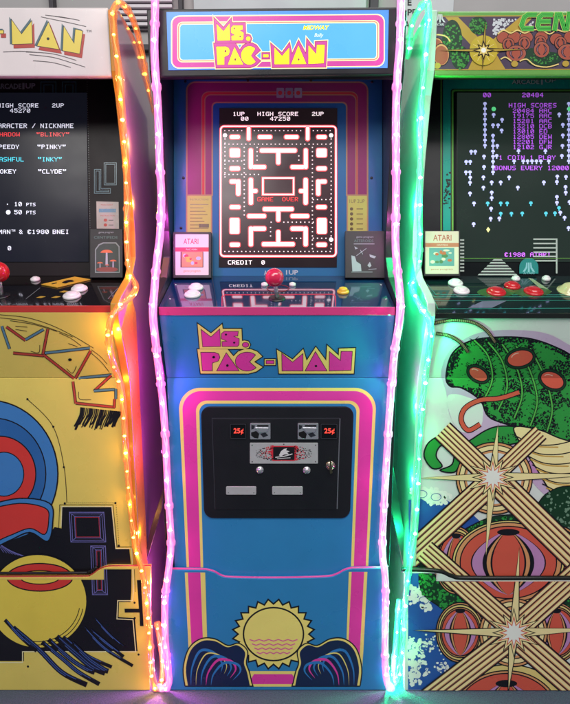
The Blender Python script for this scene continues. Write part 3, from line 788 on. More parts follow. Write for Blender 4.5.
# stand-in emblem of plain rings, then the black zigzag field
V_RB = vinyl('ring_blue', '3f7cc0'); V_RR = vinyl('ring_red', 'cf3a36')
bluep = el(-12, 474, 70, 74, 64)
b_.shape(bluep, V_RB, 1.4, V_BLK)
b_.shape(el(-6, 474, 52, 56, 56), vinyl('ring_deep', '2c62a4'), 1.2, V_BLK); b_.shape(el(0, 474, 36, 38, 48), V_RR, 1.2, V_BLK); b_.shape(el(4, 474, 20, 22, 40), V_RB, 1.0, V_BLK)
b_.stroke(catmull([(27.6, 399), (53, 426), (64, 466), (67, 502)], 8), .6, V_BLK)
for p in ((27.6, 399), (53.4, 426.6), (64, 467)): b_.poly(el(*p, 1.1, 1.1, 12), V_BLK)
V_PALE = vinyl('pale_line', 'e9e2b4')
def zw(l): return [(x/3.8, 490+y/3.8) for x, y in l]
field = zw([(232, 62), (425, 62), (440, 222), (492, 222), (500, 300)])+[(131.5, 592), (130.5, 602), (119, 602), (118.6, 617), (135, 618), (137.6, 651), (24, 651), (24, 661), (-90, 661), (-90, 500), (-60, 530)]+zw([(0, 180), (45, 190), (150, 150), (190, 165), (208, 140), (235, 145)])
def ringlines(A, pts, cuts):
    for off, w, m in cuts:
        A.stroke([(x+off, y-off*.8) for x, y in pts], w, m)
blk = lambda A: None
mz = zw([(215, 145), (232, 62), (425, 62), (440, 222), (500, 222), (506, 330)])
def field_on(A):
    A.poly(field, V_BLK)
    for w, m in ((.9, V_PALE),):
        A.stroke([(61.2, 527), (62, 506.4), (112, 506.4), (116, 548.4), (132, 548.4), (133.6, 590), (132.6, 600.6), (117.8, 600.6), (117, 618.8), (133, 619.6), (135.8, 651.6), (22.6, 651.6), (22.6, 662.4), (-90, 662.4)], w, m)
    A.stroke([(58.8, 527.6), (59.8, 504.6), (113.2, 504.6), (117.2, 546.8), (133.6, 546.8), (135.4, 592)], .5, V_BLK)
    for k in range(26): A.poly(el(65+k*2, 502.6, .4, .4, 6), V_BLK)
    for k in range(18): A.poly(el(116.4+k*.16, 505+k*2.3, .4, .4, 6), V_BLK)
    for p in ((65, 503), (115.6, 502.8), (119, 545.6), (134, 545.6), (134.6, 602.6), (134.8, 618), (138.6, 654.4), (28, 666.4)): A.poly(el(*p, 1.1, 1.1, 10), V_BLK)
    A.poly([(137, 580), (141, 580), (143.6, 626), (140, 626), (139.6, 612.4), (124.8, 612.4), (124.6, 608.6), (139, 608.6)], V_BLK)
    vi = vinyl('violet_line', '6a6ab0'); dkr = vinyl('maroon_line', 'a83248')
    for (x0, y0, x1, y1, c) in ((69.6, 512, 106, 541.6, 6), (91, 545.6, 107.6, 594.6, 6)):
        A.stroke([(x0, y0), (x1-2, y0), (x1, y1), (x0+1.6, y1)], .8, vi, closed=True); A.stroke([(x0+2, y0+1.6), (x1-4, y0+1.6), (x1-2, y1-1.6), (x0+3.4, y1-1.6)], .6, vi, closed=True)
        A.stroke([(x0+c-1, y0+c-2), (x1-c, y0+c-2), (x1-c+1, y1-c+2), (x0+c, y1-c+2)], .6, vi, closed=True)
        A.stroke([(x0+c, y0+c-1), (x1-c-1, y0+c-1), (x1-c, y1-c+1), (x0+c+1, y1-c+1)], .6, dkr, closed=True)
        for s, t in (((x0, y0), (x0+c, y0+c-1.5)), ((x1-2, y0), (x1-c-1, y0+c-1.5)), ((x1, y1), (x1-c, y1-c+1.5)), ((x0+1.6, y1), (x0+c+1, y1-c+1.5))): A.stroke([s, t], .5, vi)
    for k in range(9): A.line(-4+k*1.5, 540+k*1.2, 4+k*3.0, 552+k*.6, .5, vi)
def disc_on(A):
    # plain yellow ball with two red bands, black keyline
    cx, cy = 38, 601
    A.shape(el(cx, cy, 49, 47, 64), vinyl('ball_yellow', 'e2cb52'), 1.3, V_BLK)
    A.shape(el(cx+2, cy-24, 33, 14, 44), V_RR, 1.2, V_BLK)
    A.shape(el(cx+2, cy-24, 20, 7, 36), MATS['vinyl_ball_yellow'], 1.0, V_BLK)
    for q in (.86, .93): A.stroke(el(cx, cy, 49*q, 47*q, 30, 0, 10, 100), .8, V_BLK)
def ribbon(A):
    A.shape(catmull([(-60, 540), (-20, 552), (8, 541), (30, 532), (48, 541), (53, 522), (50, 503), (20, 498), (-20, 505), (-60, 500)], 5, True), V_RB, 1.3, V_BLK)
    A.shape(catmull([(-60, 536), (-20, 546), (8, 536), (30, 528), (45, 534), (49, 520), (46, 508), (20, 503), (-20, 509), (-60, 504)], 5, True), V_RR, 1.1, V_BLK)
field_on(b_); ribbon(b_); disc_on(b_)
b_.build('front_artwork', fpl)
rtop = catmull([(-70, 578), (0, 578), (80, 577.6), (90, 576.4), (98, 571), (106, 567.8), (116, 567.2)], 4)+[(150.2, 567)]
ZR0 = None
P_RL = P_R
rpl = panel('riser_panel', P_RL, [(-120, 578)]+rtop+[(149.5, 690), (-100, 690)], V_LY, cl, front=0, thick=.012, bev=.0006)
b_ = Art(P_R); b_.clip = (-95, 577.9, 148, 689); 
# the same print carries on across the riser
aRL = b_; aRL.clip = None
b_ = Windows([(aRL, (-100, 579.6, 104, 689)), (aRL, (104, 569.2, 149, 689))])
field_on(b_)
disc_on(b_)
# swept speed lines
sp = [vinyl('speed_navy', '1c2c58'), vinyl('speed_blue', '4a68b4')]
def zs(l): return [(x/3.8, 580+y/3.8) for x, y in l]
for w, pts in ((5.2, [(50, 180), (150, 265), (235, 350), (330, 398)]), (4.4, [(160, 235), (240, 300), (300, 350), (378, 395)]), (6, [(215, 215), (290, 280), (350, 330), (400, 352)]), (3.5, [(240, 215), (330, 285), (425, 330)]),
               (3.2, [(320, 180), (400, 260), (505, 325)]), (2.4, [(360, 145), (420, 210), (485, 265)]), (4.6, [(185, 225), (270, 300), (330, 338), (360, 350)]), (5, [(275, 240), (340, 300), (395, 338), (412, 345)]), (3.4, [(345, 190), (420, 250), (470, 290)]), (3.6, [(20, 150), (80, 215), (140, 268)])):
    q = catmull(zs(pts), 6); b_.stroke(q, w, V_BLK)
    for k in range(5):
        o = (k-2)*w*.18; b_.stroke([(x-o*.55+random.uniform(-.1, .1), y+o*.75) for x, y in q[k:len(q)-2-k]], .55, sp[k % 2])
aRL.build('riser_artwork', rpl)
trim('riser_edge_trim', P_R, [(-90, 578)]+rtop, .0046, vinyl('trim_red', 'a03228', .3), cl, front=-.005)
trim('riser_gap_line', P_R, [(-90, 574.8)]+catmull([(0, 575), (78, 574.6), (88, 573.4), (96, 568.6)], 4), .006, BLACKP, cl, front=-.007)

# ================================================================== RIGHT CABINET
XR = .5325
V_GB = vinyl('right_white', 'dfe3df'); V_RSIDE = mat('right_side_gloss', '84b89c', .12, coat=.7, var=.12, scale=4)
cr = thing('arcade_cabinet', 'white arcade cabinet with starburst artwork and green framed sign at the right edge', 'arcade cabinet', (XR, .2, 0), CABS)
shell(cr, XR, vinyl('edge_pale', 'b4c2bc'), V_RSIDE, DARK, BLACKP, BLACKP)
gold = vinyl('gold', 'b89a3c'); R_GR = vinyl('leaf_green', '3f8f3a'); R_DG = vinyl('dark_green', '143a22'); R_RD = vinyl('dome_red', 'd85a48'); R_PU = vinyl('purple', '4c3e54'); R_MV = vinyl('mauve', 'c48ac0'); R_CR = vinyl('cream', 'e8cf80'); R_BL = vinyl('deep_blue', '2a55a8'); R_BR = vinyl('brown_stripe', 'a5604c'); R_OR = vinyl('orange_rim', 'dc9a68')
mfr = full(XR, P_M, 11, 76, vinyl('sign_green', '68a24c'), 'marquee_sign', cr, thick=.02, bev=.003)
sr = lambda x, y: (x, y-(x-428)*.004)
a = Art(P_M, .0014, sr)
a.poly(rr(430.5, 16, 760, 70.5, 3), gold); a.poly(rr(431.5, 17, 759, 69.5, 2.6), R_PU)
mcol = vinyl('sign_olive', '7a8a4a')
for q in ([(445, 17.5), (458, 17.5), (492, 52), (484, 60)], [(520, 17.5), (533, 17.5), (492, 60), (478, 52)], [(476, 70), (468, 69.5), (478, 48), (492, 48), (505, 69.5)]): a.poly(q, gold)
for cx, cy, rx, ry in ((452, 40, 10, 20), (460, 58, 9, 12), (478, 26, 9, 9)):
    a.poly(el(cx, cy, rx, ry, 24), R_DG); a.stipple(el(cx, cy, rx*.95, ry*.95, 20), 70, .5, 1.5, R_GR)
wspk = vinyl('foam_white', 'ccd0d4')
a.stipple([(493, 19), (517, 19), (500, 34), (492, 36)], 60, .6, 1.9, wspk); a.stipple([(515, 36), (535, 20), (524, 36)], 30, .5, 1.5, wspk)
def dome(A, cx, cy, rx, ry, seg=True, rim=R_OR, lw=.8):
    R_RD = vinyl('sign_red', 'a8523f'); R_MV = vinyl('sign_mauve', '946878')
    A.shape(el(cx, cy, rx, ry, 30), rim, lw, V_BLK); A.poly(el(cx, cy+ry*.06, rx*.86, ry*.86, 30), R_RD)
    if seg:
        for k in (-.5, .5):
            A.stroke([(cx+k*rx*1.15*math.sin(PI*t/8), cy+ry*.86-ry*1.72*t/8) for t in range(1, 8)], rx*.18, R_MV); A.stroke([(cx+k*rx*1.3*math.sin(PI*t/8), cy+ry*.86-ry*1.72*t/8) for t in range(1, 8)], lw, V_BLK)
            A.stroke([(cx+k*rx*.95*math.sin(PI*t/8), cy+ry*.86-ry*1.72*t/8) for t in range(1, 8)], lw, V_BLK)
for cx, cy, rx, ry in ((436, 46, 7, 8), (441, 55, 8, 11)): dome(a, cx, cy, rx, ry, False)
a.poly(el(437, 66, 3.4, 3), gold); a.stroke(catmull([(431, 36), (438, 35), (446, 37), (450, 42)], 5), 1.4, R_CR)
for cx, cy in ((503, 38), (514, 38), (526, 38), (541, 38), (556, 40), (570, 38), (590, 38), (610, 40)): dome(a, cx, cy, 6.6, 6, False, R_BR, .6)
for cx, cy in ((508, 45), (524, 44), (540, 43), (560, 44), (585, 44)): dome(a, cx, cy, 6, 6.5, True, R_BR, .6)
a.poly(catmull([(524, 56), (530, 49), (545, 52), (560, 55), (560, 62), (545, 67), (530, 65)], 4, True), R_DG); a.stipple(el(543, 58.5, 15, 6), 60, .4, 1.1, R_GR)
for cx, cy in ((515.6, 54), (541, 50.5), (567, 53), (592, 54)): dome(a, cx, cy, 10 if cx != 541 else 8, 8, True, R_BR, .6)
for x in (514, 565, 596): a.poly(el(x, 64.6, 3.4, 3), gold)
a.stroke(catmull([(497, 35), (503, 31), (510, 34), (517, 31), (524, 34), (532, 31), (541, 31), (549, 35), (556, 31), (564, 33), (572, 30)], 4), 1.2, R_CR)
a.stroke(catmull([(500, 60), (505, 58), (511, 62)], 4), 1.2, R_CR); a.stroke(catmull([(519, 62), (526, 60), (534, 66), (546, 68), (558, 65)], 4), 1.2, R_CR)
# star
def star(A, cx, cy, tips, r1, r2, n, mats, ov=()):
    pts = []
    for k in range(n*2):
        t = 2*PI*k/(n*2)-PI/2; r = r1 if k % 2 == 0 else r2
        pts.append((cx+r*math.cos(t)*(1.25 if k % 4 == 0 else .95), cy+r*math.sin(t)*(1.1 if k % 4 == 0 else .95)))
    for tx, ty in tips:
        d = math.hypot(tx-cx, ty-cy); nx, ny = -(ty-cy)/d, (tx-cx)/d; w = r2*.42
        A.shape([(cx+nx*w, cy+ny*w), (tx, ty), (cx-nx*w, cy-ny*w)], mats[0], .9, V_BLK)
    A.shape(pts, mats[0], .9, V_BLK)
    A.poly([(cx+(x-cx)*.72, cy+(y-cy)*.72) for x, y in pts], mats[1]); A.poly([(cx+(x-cx)*.58, cy+(y-cy)*.58) for x, y in pts], mats[2])
    A.poly(el(cx, cy, r2*.55, r2*.55, 24), mats[3])
SW = vinyl('star_white', 'f2f0ea')
yy = vinyl('sun_olive', 'c4ac38')
a.poly(el(483, 51, 14, 15, 30), yy)
for k in range(24):
    t = 2*PI*k/24; a.line(483+4*math.cos(t), 51+4*math.sin(t), 483+(9 if k % 2 else 12)*math.cos(t), 51+(9 if k % 2 else 12)*math.sin(t), .6, gold if k % 2 else R_CR)
star(a, 483, 51, [(440, 50.8), (526, 50.4), (485, 22), (482, 69)], 8, 4.4, 8, [gold, R_CR, R_CR, SW])
# stroke lettering CENTIPEDE
GL = vinyl('letter_green', '4fc04a'); GD = vinyl('letter_green_dark', '2a7a34')
LT = [[(538, 14.6+8), (526, 22.6), (522, 25), (520, 31), (524, 34), (537, 34)]]
def let(ptsl):
    for w, m in ((5.4, R_CR), (4.8, GL), (3.0, GD), (2.2, GL), (.5, GD)):
        for p in ptsl: a.stroke(p, w, m)
let([[(536, 15.8), (527, 15.8), (523.6, 18), (520.8, 26), (522.6, 29.6), (533, 29.6)],
     [(552, 15.8), (541.6, 15.8), (538.4, 18.4), (537, 27), (538.6, 29.6), (550, 29.6)], [(538.4, 22.6), (550, 22.6)],
     [(553.6, 32), (556, 15.8), (559.4, 15.8), (563.6, 29.6), (566, 29.6), (568.6, 13)],
     [(571, 15.8), (590, 15.8)], [(580.5, 15.8), (580.5, 32)], [(594, 13), (594, 32)],
     [(600, 32), (600, 15.8), (612, 15.8), (614, 19), (612, 23), (600, 23)], [(632, 15.8), (621, 15.8), (618, 18.4), (618, 27), (620, 29.6), (632, 29.6)], [(619, 22.6), (630, 22.6)],
     [(637, 15.8), (647, 15.8), (650, 19), (650, 26), (647, 29.6), (637, 29.6)], [(637, 15.8), (637, 29.6)], [(669, 15.8), (658, 15.8), (655, 18.4), (655, 27), (657, 29.6), (669, 29.6)], [(656, 22.6), (667, 22.6)]])
# three-pronged maker's mark
def fuji(A, cx, cy, s, m):
    A.poly([(cx-.35*s, cy-2*s), (cx+.35*s, cy-2*s), (cx+.35*s, cy+1.6*s), (cx-.35*s, cy+1.6*s)], m)
    for q in (-1, 1): A.poly([(cx+q*.55*s, cy-2*s), (cx+q*.95*s, cy-2*s), (cx+q*1.2*s, cy-.2*s), (cx+q*2.4*s, cy+1.6*s), (cx+q*1.5*s, cy+1.5*s), (cx+q*.6*s, cy+.1*s)], m)
fuji(a, 439.4, 19.6, 2.3, wspk); a.text('ATARI', 435.6, 24, 443.4, 26.6, wspk, bold=.02)
a.build('sign_artwork', mfr)
# bezel
bzr = slab('bezel', XR, BB, BX, .01, BLACKP, cr)
a = Art(P_B)
TE = vinyl('bezel_teal', '14a090', .3); TG = vinyl('bezel_line', '6fae4c', .25)
a.poly(arch(440.5, 76, 700, 277, 4), TG); a.poly(arch(441.7, 77.2, 699, 277, 3.4), BLACKP); a.poly(arch(443, 78.4, 698, 277, 3), TE)
a.poly(arch(450.6, 88.8, 690, 277, 3), BLACKP); a.poly(arch(451.6, 89.8, 689, 277, 2.6), TG); a.poly(arch(453.4, 91.4, 687, 277, 2.2), mat('bezel_inner', '0c1114', .35, spec=.2))
a.stipple([(444, 175), (450, 172), (450, 210), (444, 206)], 40, .5, 1.5, BLACKP)
for L, x0, x1, y0, y1 in (('ARCADE', 511.4, 539.6, 79.6, 84.4), ('1', 540.6, 543, 79, 85), ('UP', 544.6, 556.2, 78.6, 82.8)):
    a.text(L, x0, y0, x1, y1, BLACKP, bold=.09); a.text(L, x0+.3, y0+.2, x1-.3, y1-.2, vinyl('logo_pale', 'c0c8c8'), bold=.02)
a.build('bezel_artwork', bzr)
scr2 = panel('screen', P_B, [(457, 93), (684, 93), (680, 262), (456, 262)], mat('lcd_green_black', '18221f', .22, var=.05, emit=.05, ecol='80a090', spec=.25), cr, front=.0022, thick=.004, bev=.0004)
a = Art(P_B, .0026); VI = ink('violet', 'b45ae6', .8); LV = ink('lavender', 'b4b8f0', .8); CYN = ink('aqua', '50b8c8', .7); GN = ink('green', '5fd88a', .8)
a.pix('00', 482.6, 93.3, 4.4, 4.4, VI); a.pix('20484', 521.6, 93.3, 4.4, 4.4, VI); a.pix('HIGH SCORES', 508.3, 103.6, 4.4, 4.4, VI)
for k, t in enumerate(('20484 AAC', '19175 AAC', '15281 AAC', '13210 DCB', '13010 ED ', '12805 DEW', '12201 DFW', '12102 GJR')): a.pix(t, 512.3, 109+k*5.2, 4.4, 4.3, VI)
a.pix('1 COIN 1 PLAY', 498.4, 155.9, 4.4, 4.4, VI); a.pix('BONUS EVERY 12000', 494, 166.2, 4.4, 4.4, VI); a.pix('@1980 ATARI', 504, 252.8, 4.25, 4.2, ink('bright_violet', 'c86af0', .9))
def mush(x, y, m): a.poly([(x-1.9, y), (x-1.5, y-1.8), (x, y-2.5), (x+1.5, y-1.8), (x+1.9, y), (x+.7, y+.4), (x+.7, y+2.3), (x-.7, y+2.3), (x-.7, y+.4)], m)
ms = [(484.4, 105+k*5.2) for k in range(9)]+[(568, 105+k*5.2) for k in range(12)]+[(492.4, 136.8+k*5.2) for k in range(8)]+[(493, 116), (501.4, 121), (492.4, 126.4), (497.4, 126.4), (501, 131.6), (558.4, 115.6), (562, 126), (562, 136.6), (561.6, 147), (561, 157), (496.6, 147), (496, 157),
     (517.8, 152.2), (544.6, 152.2), (513.4, 162.4), (548, 162.4), (483.4, 157.6), (483.4, 168), (482.8, 178.4), (482.8, 188.6), (470.6, 152.8), (474.6, 152.8), (465.6, 163), (469.6, 163), (465.4, 173.4), (469.4, 173.4), (469.6, 178.6), (469.4, 183.8), (491, 183.4), (500, 183.4), (508.4, 178.4), (556.4, 177.6), (556, 183), (543, 183.4), (565, 178), (564.6, 188), (564.8, 193.6), (517, 188.6), (469.4, 194.4),
     (491, 193.6), (491, 199), (473.4, 204.4), (487, 204.4), (490.4, 209.6), (556, 198), (556, 203.6), (568.6, 203), (559.4, 213.6), (563.6, 218.6), (490, 219.6), (498.6, 219.4), (473, 225), (567.6, 229)]+[(522.4+k*4.4, 162.4) for k in range(5)]
for x, y in ms: mush(x, y, LV)
for x, y in ((487, 204.4), (500, 204.4), (506.4, 204.4), (530, 204.2), (500, 214.6), (510.6, 214.6), (521.4, 214.4), (545, 214.4), (554, 214.2), (558, 209)): mush(x, y, CYN)
a.poly(el(493, 109.8, 2.2, 2.2, 14), GN); a.poly(el(568.5, 109.8, 2.2, 2.2, 14), GN)
a.poly([(487.4, 227.4), (489.4, 230), (487.4, 232.8), (485.6, 230)], ink('pale_yellow', 'e8e890', .9))
a.build('game_picture', scr2)
# lower margin of the bezel: printed pyramid, ladder lines and round emblem
a = Art(P_B, .0036)
pw = vinyl('print_white', 'b8c4bc', .2); a.poly([(497, 256), (514.6, 273.6), (479.6, 273.6)], BLACKP)
for k in range(6): y = 259.4+k*2.9; h = (y-255.6); a.poly([(497-h, y), (497+h, y), (497+h+1.6, y+1.5), (497-h-1.6, y+1.5)], pw)
for k in range(10): a.rect(459.6, 239.6+k*3.4, 463.6, 241.2+k*3.4, pw)
for k in range(6): a.rect(532.6, 238.8+k*4.3, 555, 240.2+k*4.3, pw)
a.rect(555, 238.8, 556.6, 273.6, pw)
a.poly(arch(518.6, 258.4, 537.6, 273.8, 9), vinyl('emblem_teal', '2a8a86', .2)); fuji(a, 528, 268, 2.6, vinyl('emblem_pale', '8cc8d0', .2)); a.text('ATARI', 522.6, 272.3, 533.6, 274.4, MATS['vinyl_emblem_pale'])
a.line(440, 258.6, 640, 258.4, .5, TG)
a.build('bezel_print', bzr)
DKG = mat('deck_green_gloss', '0c1f22', .1, coat=1, var=.2)
dkr_ = slab('control_deck', XR, (DF[0], zat(313.6, DF[0])), (BB[0], BB[1]), .012, DKG, cr)
P_D2 = through(DF[0], zat(313.6, DF[0]), *BB); a = Art(P_D2)
tl = vinyl('deck_teal', '3a8a80', .15)
a.stroke([(424, 284), (434, 297), (640, 297)], .5, tl); a.stroke([(427, 284), (436, 295), (640, 295)], .5, tl); a.stroke([(434, 300), (438, 309), (640, 308)], .5, tl); a.stroke([(434, 301), (437, 301), (640, 300.6)], .4, tl)
a.poly([(468, 308), (482, 301.4), (507, 300.8), (492, 308)], vinyl('deck_mauve', '6a6a80', .15)); a.poly([(528, 278), (545, 293), (552, 292), (533, 279)], vinyl('deck_beam', '8a9a78', .15))
a.poly(el(496, 292.5, 19, 4.6, 30), vinyl('deck_bug', '3a5a34', .15)); a.poly(el(532, 292, 19, 4.6, 30), MATS['vinyl_deck_bug'])
for x in (489, 499, 524, 535): a.line(x, 294.4, x-2.5, 297.6, .8, MATS['vinyl_deck_bug'])
a.build('deck_artwork', dkr_)
P_Dsave = P_D; P_D = P_D2
button(455.4, 284, .0155, WB, cr); button(461.4, 291.5, .0165, WB, cr); button(512, 286.6, .0165, RB, cr); button(496, 292.6, .0195, RB, cr); button(533.4, 292.2, .0195, RB, cr)
button(515.6, 279.6, .009, WB, cr, .006); button(546, 279.6, .009, WB, cr, .006)
cb = P_D2.at(570, 291, -.012); lathe('trackball', cb, P_D2.n, [(.026, .012), (.026, .0135), (.022, .014), (.020, .019), (.014, .026), (.006, .0295), (0, .030)], mat('ivory_ball', 'cdbf92', .15, coat=.6), cr)
P_D = P_Dsave
slab('deck_front_trim', XR, (-.046, zat(318.4, -.046)), (-.046, zat(313.3, -.046)), .01, mat('trim_black', '101614', .25), cr)
apr = slab('apron_panel', XR, (SL_B[0], SL_B[1]+.0004), onS(-.0062), .012, V_GB, cr)
fpr = slab('front_panel', XR, (0, .02), SL_B, .012, V_GB, cr)
aS = Art(P_S); aL = Art(P_L)
rtr = catmull([(402, 571), (425, 571.4), (442, 573.2), (452, 577.4), (470, 579.6), (570, 579.6), (700, 580)], 4)
rpr = panel('riser_panel', P_R, [(405.2, 571)]+rtr+[(700, 690), (404.4, 690)], V_GB, cr, front=0, thick=.012, bev=.0006)
aR = Art(P_R); 
def polyclip_top(pts, yc): return [(x, -y) for x, y in polyclip([(x, -y) for x, y in pts], -yc)]
M_ = Windows([(aS, (408.6, 300, 720, 377.7)), (aL, (408.6, 377.9, 720, 600)), (aR, (406.4, 573.2, 436, 689.6)), (aR, (436, 581, 720, 689.6))])
for A in (aS, aL, aR): A.DZ = 8e-6
V_G2 = vinyl('vivid_green', '2f9440'); V_K2 = V_BLK; BUFF = vinyl('buff', 'f7e2a6')
# blue sky/water with foam on the left
M_.poly([(408, 500), (420, 498), (432, 505), (446, 500), (470, 512), (500, 540), (470, 600), (500, 700), (408, 700)], R_BL)
for rg_ in ([(410, 489), (440, 487), (452, 496), (448, 503), (430, 506), (424, 499), (412, 502)], [(409, 585), (424, 585), (432, 610), (424, 612), (418, 600), (409, 606)], [(409, 636), (420, 640), (424, 662), (420, 684), (409, 684)]):
    M_.stipple(rg_, 90, 1.2, 3.0, SW)
for cx, cy, r in ((425, 647, 7), (441, 667, 6), (421, 668, 8), (457, 690, 3)):
    M_.stipple(el(cx, cy, r*1.3, r), 26, 1.0, 2.4, SW); M_.stipple(el(cx, cy, r*.4, r*.3), 3, .8, 1.6, R_BL)
for cx, cy in ((422, 494), (436, 497), (424, 600), (424, 648), (422, 668), (441, 667)): M_.stroke(el(cx, cy, 5, 3.6, 16), .6, R_BL, closed=True)
M_.stipple([(424, 630), (450, 636), (444, 660), (426, 650)], 22, .4, 1.3, SW)
# mauve halo and the big mossy growth (generic plant form in the size and colours of the printed figure)
halo = catmull([(441, 371), (452, 348), (478, 333), (515, 330), (548, 334), (580, 350), (640, 372), (640, 470), (560, 500), (520, 470), (480, 450), (452, 420), (446, 392)], 6, True)
M_.poly(halo, vinyl('halo_mauve', 'cdaed0'))
M_.poly(catmull([(447, 398), (455, 394), (470, 398), (482, 404), (480, 428), (462, 432), (452, 420)], 6, True), V_GB)
body = catmull([(446, 376), (452, 354), (470, 341), (500, 337), (532, 339), (562, 350), (590, 366), (640, 380), (640, 470), (600, 470), (566, 452), (536, 432), (506, 424), (488, 416), (480, 400), (462, 388), (450, 386)], 6, True)
M_.shape(body, V_G2, 1.6, V_K2)
shade = lambda x, y: (math.sin(x*.16+y*.05)+math.sin(y*.21-x*.08)+.35*math.sin(x*.5)) > .15 and inside((x, y), body)
M_.stipple(body, 4200, .4, 1.2, V_K2, shade)
edge_ = lambda x, y: not inside((x+(x-540)*.07, y+(y-392)*.10), body)
M_.stipple(body, 1500, .5, 1.4, V_K2, edge_)
M_.stipple(body, 260, .5, 1.3, R_DG, lambda x, y: inside((x, y), body))
# fern ribs curling over it
for k in range(5):
    q = catmull([(474+k*14, 340+k*2), (488+k*14, 356+k*5), (492+k*15, 380+k*7), (482+k*16, 402+k*8)], 6)
    for j in range(0, len(q)-1, 1):
        x, y = q[j]; M_.stroke([(x-4.5, y-2.2+random.uniform(-.8, .8)), (x, y), (x+4.5, y-3+random.uniform(-.8, .8))], .6, V_K2)
    M_.stroke(q, 2.8, V_K2); M_.stroke(q, 1.5, vinyl('fern_light', '58b04c'))
# red seed pods
for cx, cy, rx, ry, ro in ((478, 374, 10, 6, 30), (520, 358, 13, 8, -12), (552, 380, 12, 8, 24)):
    M_.shape(el(cx, cy, rx+2.4, ry+2.4, 30, ro), R_DG, .8, V_K2); M_.shape(el(cx, cy, rx, ry, 30, ro), R_RD, .9, V_K2)
    M_.stroke(el(cx-2, cy-2, rx*.5, ry*.4, 8, ro, 180, 280), .9, vinyl('pod_light', 'e8b0a4'))
for o, w in ((0, 5.6), (0, 4)): M_.stroke(catmull([(519, 392), (500, 398), (480, 400), (465, 408), (461, 420), (468, 430), (480, 424)], 6), w, V_K2 if w > 5 else R_RD)
# tendrils
for P in ([(433, 323), (452, 320), (472, 322), (486, 330), (495, 342)], [(436, 333), (450, 336), (461, 343), (468, 352)]):
    q = catmull(P, 10); M_.stroke(q, 3.6, V_K2); M_.stroke(q, 2.2, vinyl('tendril', 'a88a6c'))
    for i in range(0, len(q)-1, 1):
        x, y = q[i]; x2, y2 = q[i+1]; d = math.hypot(x2-x, y2-y) or 1; nx, ny = -(y2-y)/d, (x2-x)/d
        M_.stroke([(x+nx*1.4, y+ny*1.4), (x-nx*1.4, y-ny*1.4)], .5, V_K2)
# leafy claws left of the star
M_.shape(catmull([(432, 468), (424, 456), (428, 443), (440, 436), (452, 440), (440, 446), (436, 456), (442, 466)], 5, True), V_G2, 1.4, V_K2)
M_.shape(catmull([(440, 470), (452, 464), (456, 448), (470, 440), (486, 430), (500, 426), (520, 428), (524, 440), (500, 446), (480, 450), (462, 462), (454, 472)], 5, True), V_G2, 1.4, V_K2)
M_.stipple([(456, 450), (516, 430), (518, 440), (462, 460)], 60, .4, 1.1, V_K2)
M_.shape(catmull([(528, 462), (545, 456), (556, 466), (550, 476), (532, 474)], 5, True), R_MV, 1, V_K2)
# banded cream gourd at the right
gourd = catmull([(514, 427), (540, 430), (566, 440), (620, 450), (640, 480), (640, 540), (590, 520), (560, 505), (548, 488), (536, 468), (522, 446)], 6, True)
M_.shape(gourd, BUFF, 1.4, V_K2)
for k in range(8):
    y = 436+k*9.5; x0 = 516+k*5.2
    M_.stroke([p for p in catmull([(x0, y), (x0+18, y+8), (x0+42, y+8), (x0+70, y)], 6)], 1.1, V_K2); M_.stroke([p for p in catmull([(x0+4, y+4), (x0+20, y+10), (x0+42, y+11)], 6)], 1.3, vinyl('gourd_shade', 'c89a48'))
bush = catmull([(540, 500), (552, 490), (566, 486), (590, 490), (590, 530), (570, 540), (545, 560), (525, 530)], 5, True)
M_.shape(bush, R_DG, 1, V_K2); M_.stipple(bush, 160, .8, 2.0, vinyl('bush_grey', '6f8f78'))
# concentric rims and domes
def bigdome(cx, cy, rx, ry, rings=((1.0, R_OR), (.93, R_CR), (.84, R_OR), (.78, R_RD))):
    for k, m in rings: M_.shape(el(cx, cy, rx*k, ry*k, 56), m, 1.2, V_K2)
    def mer(k): return [(cx+k*rx*.84*math.sin(PI*t/20)**.75, cy+ry*.78-ry*1.54*t/20) for t in range(0, 21)]
    for sg in (-1, 1):
        for k1, k2, m in ((.80, .50, V_K2), (.77, .55, R_MV), (.50, .34, V_K2), (.46, .38, R_OR)):
            M_.poly(mer(sg*k1)+mer(sg*k2)[::-1], m)
    M_.poly(el(cx, cy-ry*.72, rx*.2, ry*.08), V_K2)
M_.shape(el(494, 478, 38, 36, 50), R_OR, 1.2, V_K2); M_.shape(el(494, 478, 35, 33, 50), BUFF, 1, V_K2); M_.shape(el(494, 478, 30, 28, 50), R_OR, 1, V_K2); M_.poly(el(494, 478, 27.4, 25.6, 50), V_GB)
lb = catmull([(418, 560), (440, 545), (468, 527), (494, 516), (520, 516), (500, 530), (470, 545), (462, 565), (452, 590), (440, 600)], 5, True)
M_.shape(lb, R_DG, 1.1, V_K2); M_.stipple(lb, 320, .6, 1.7, V_G2)
bush2 = catmull([(420, 572), (436, 568), (456, 574), (466, 596), (452, 612), (436, 604), (422, 592)], 5, True)
M_.shape(bush2, R_DG, 1.2, V_K2); M_.stipple(bush2, 260, .7, 1.9, V_G2)
bigdome(456, 560, 22, 34); bigdome(560, 566, 24, 40); bigdome(508, 562, 56, 42, ((1.0, R_CR), (.95, R_OR), (.86, R_RD)))
bush3 = catmull([(552, 610), (580, 600), (600, 640), (580, 668), (548, 650)], 5, True); M_.shape(bush3, R_DG, 1, V_K2); M_.stipple(bush3, 160, .6, 1.8, V_G2)
M_.shape(catmull([(520, 662), (560, 650), (600, 660), (600, 700), (540, 700)], 5, True), V_GB, 1, V_K2)
bigdome(460, 632, 24, 30); bigdome(556, 632, 24, 30)
M_.shape(el(508, 716, 62, 52, 56), R_CR, 1.2, V_K2); bigdome(506, 716, 54, 46, ((1.0, R_OR), (.94, R_RD)))
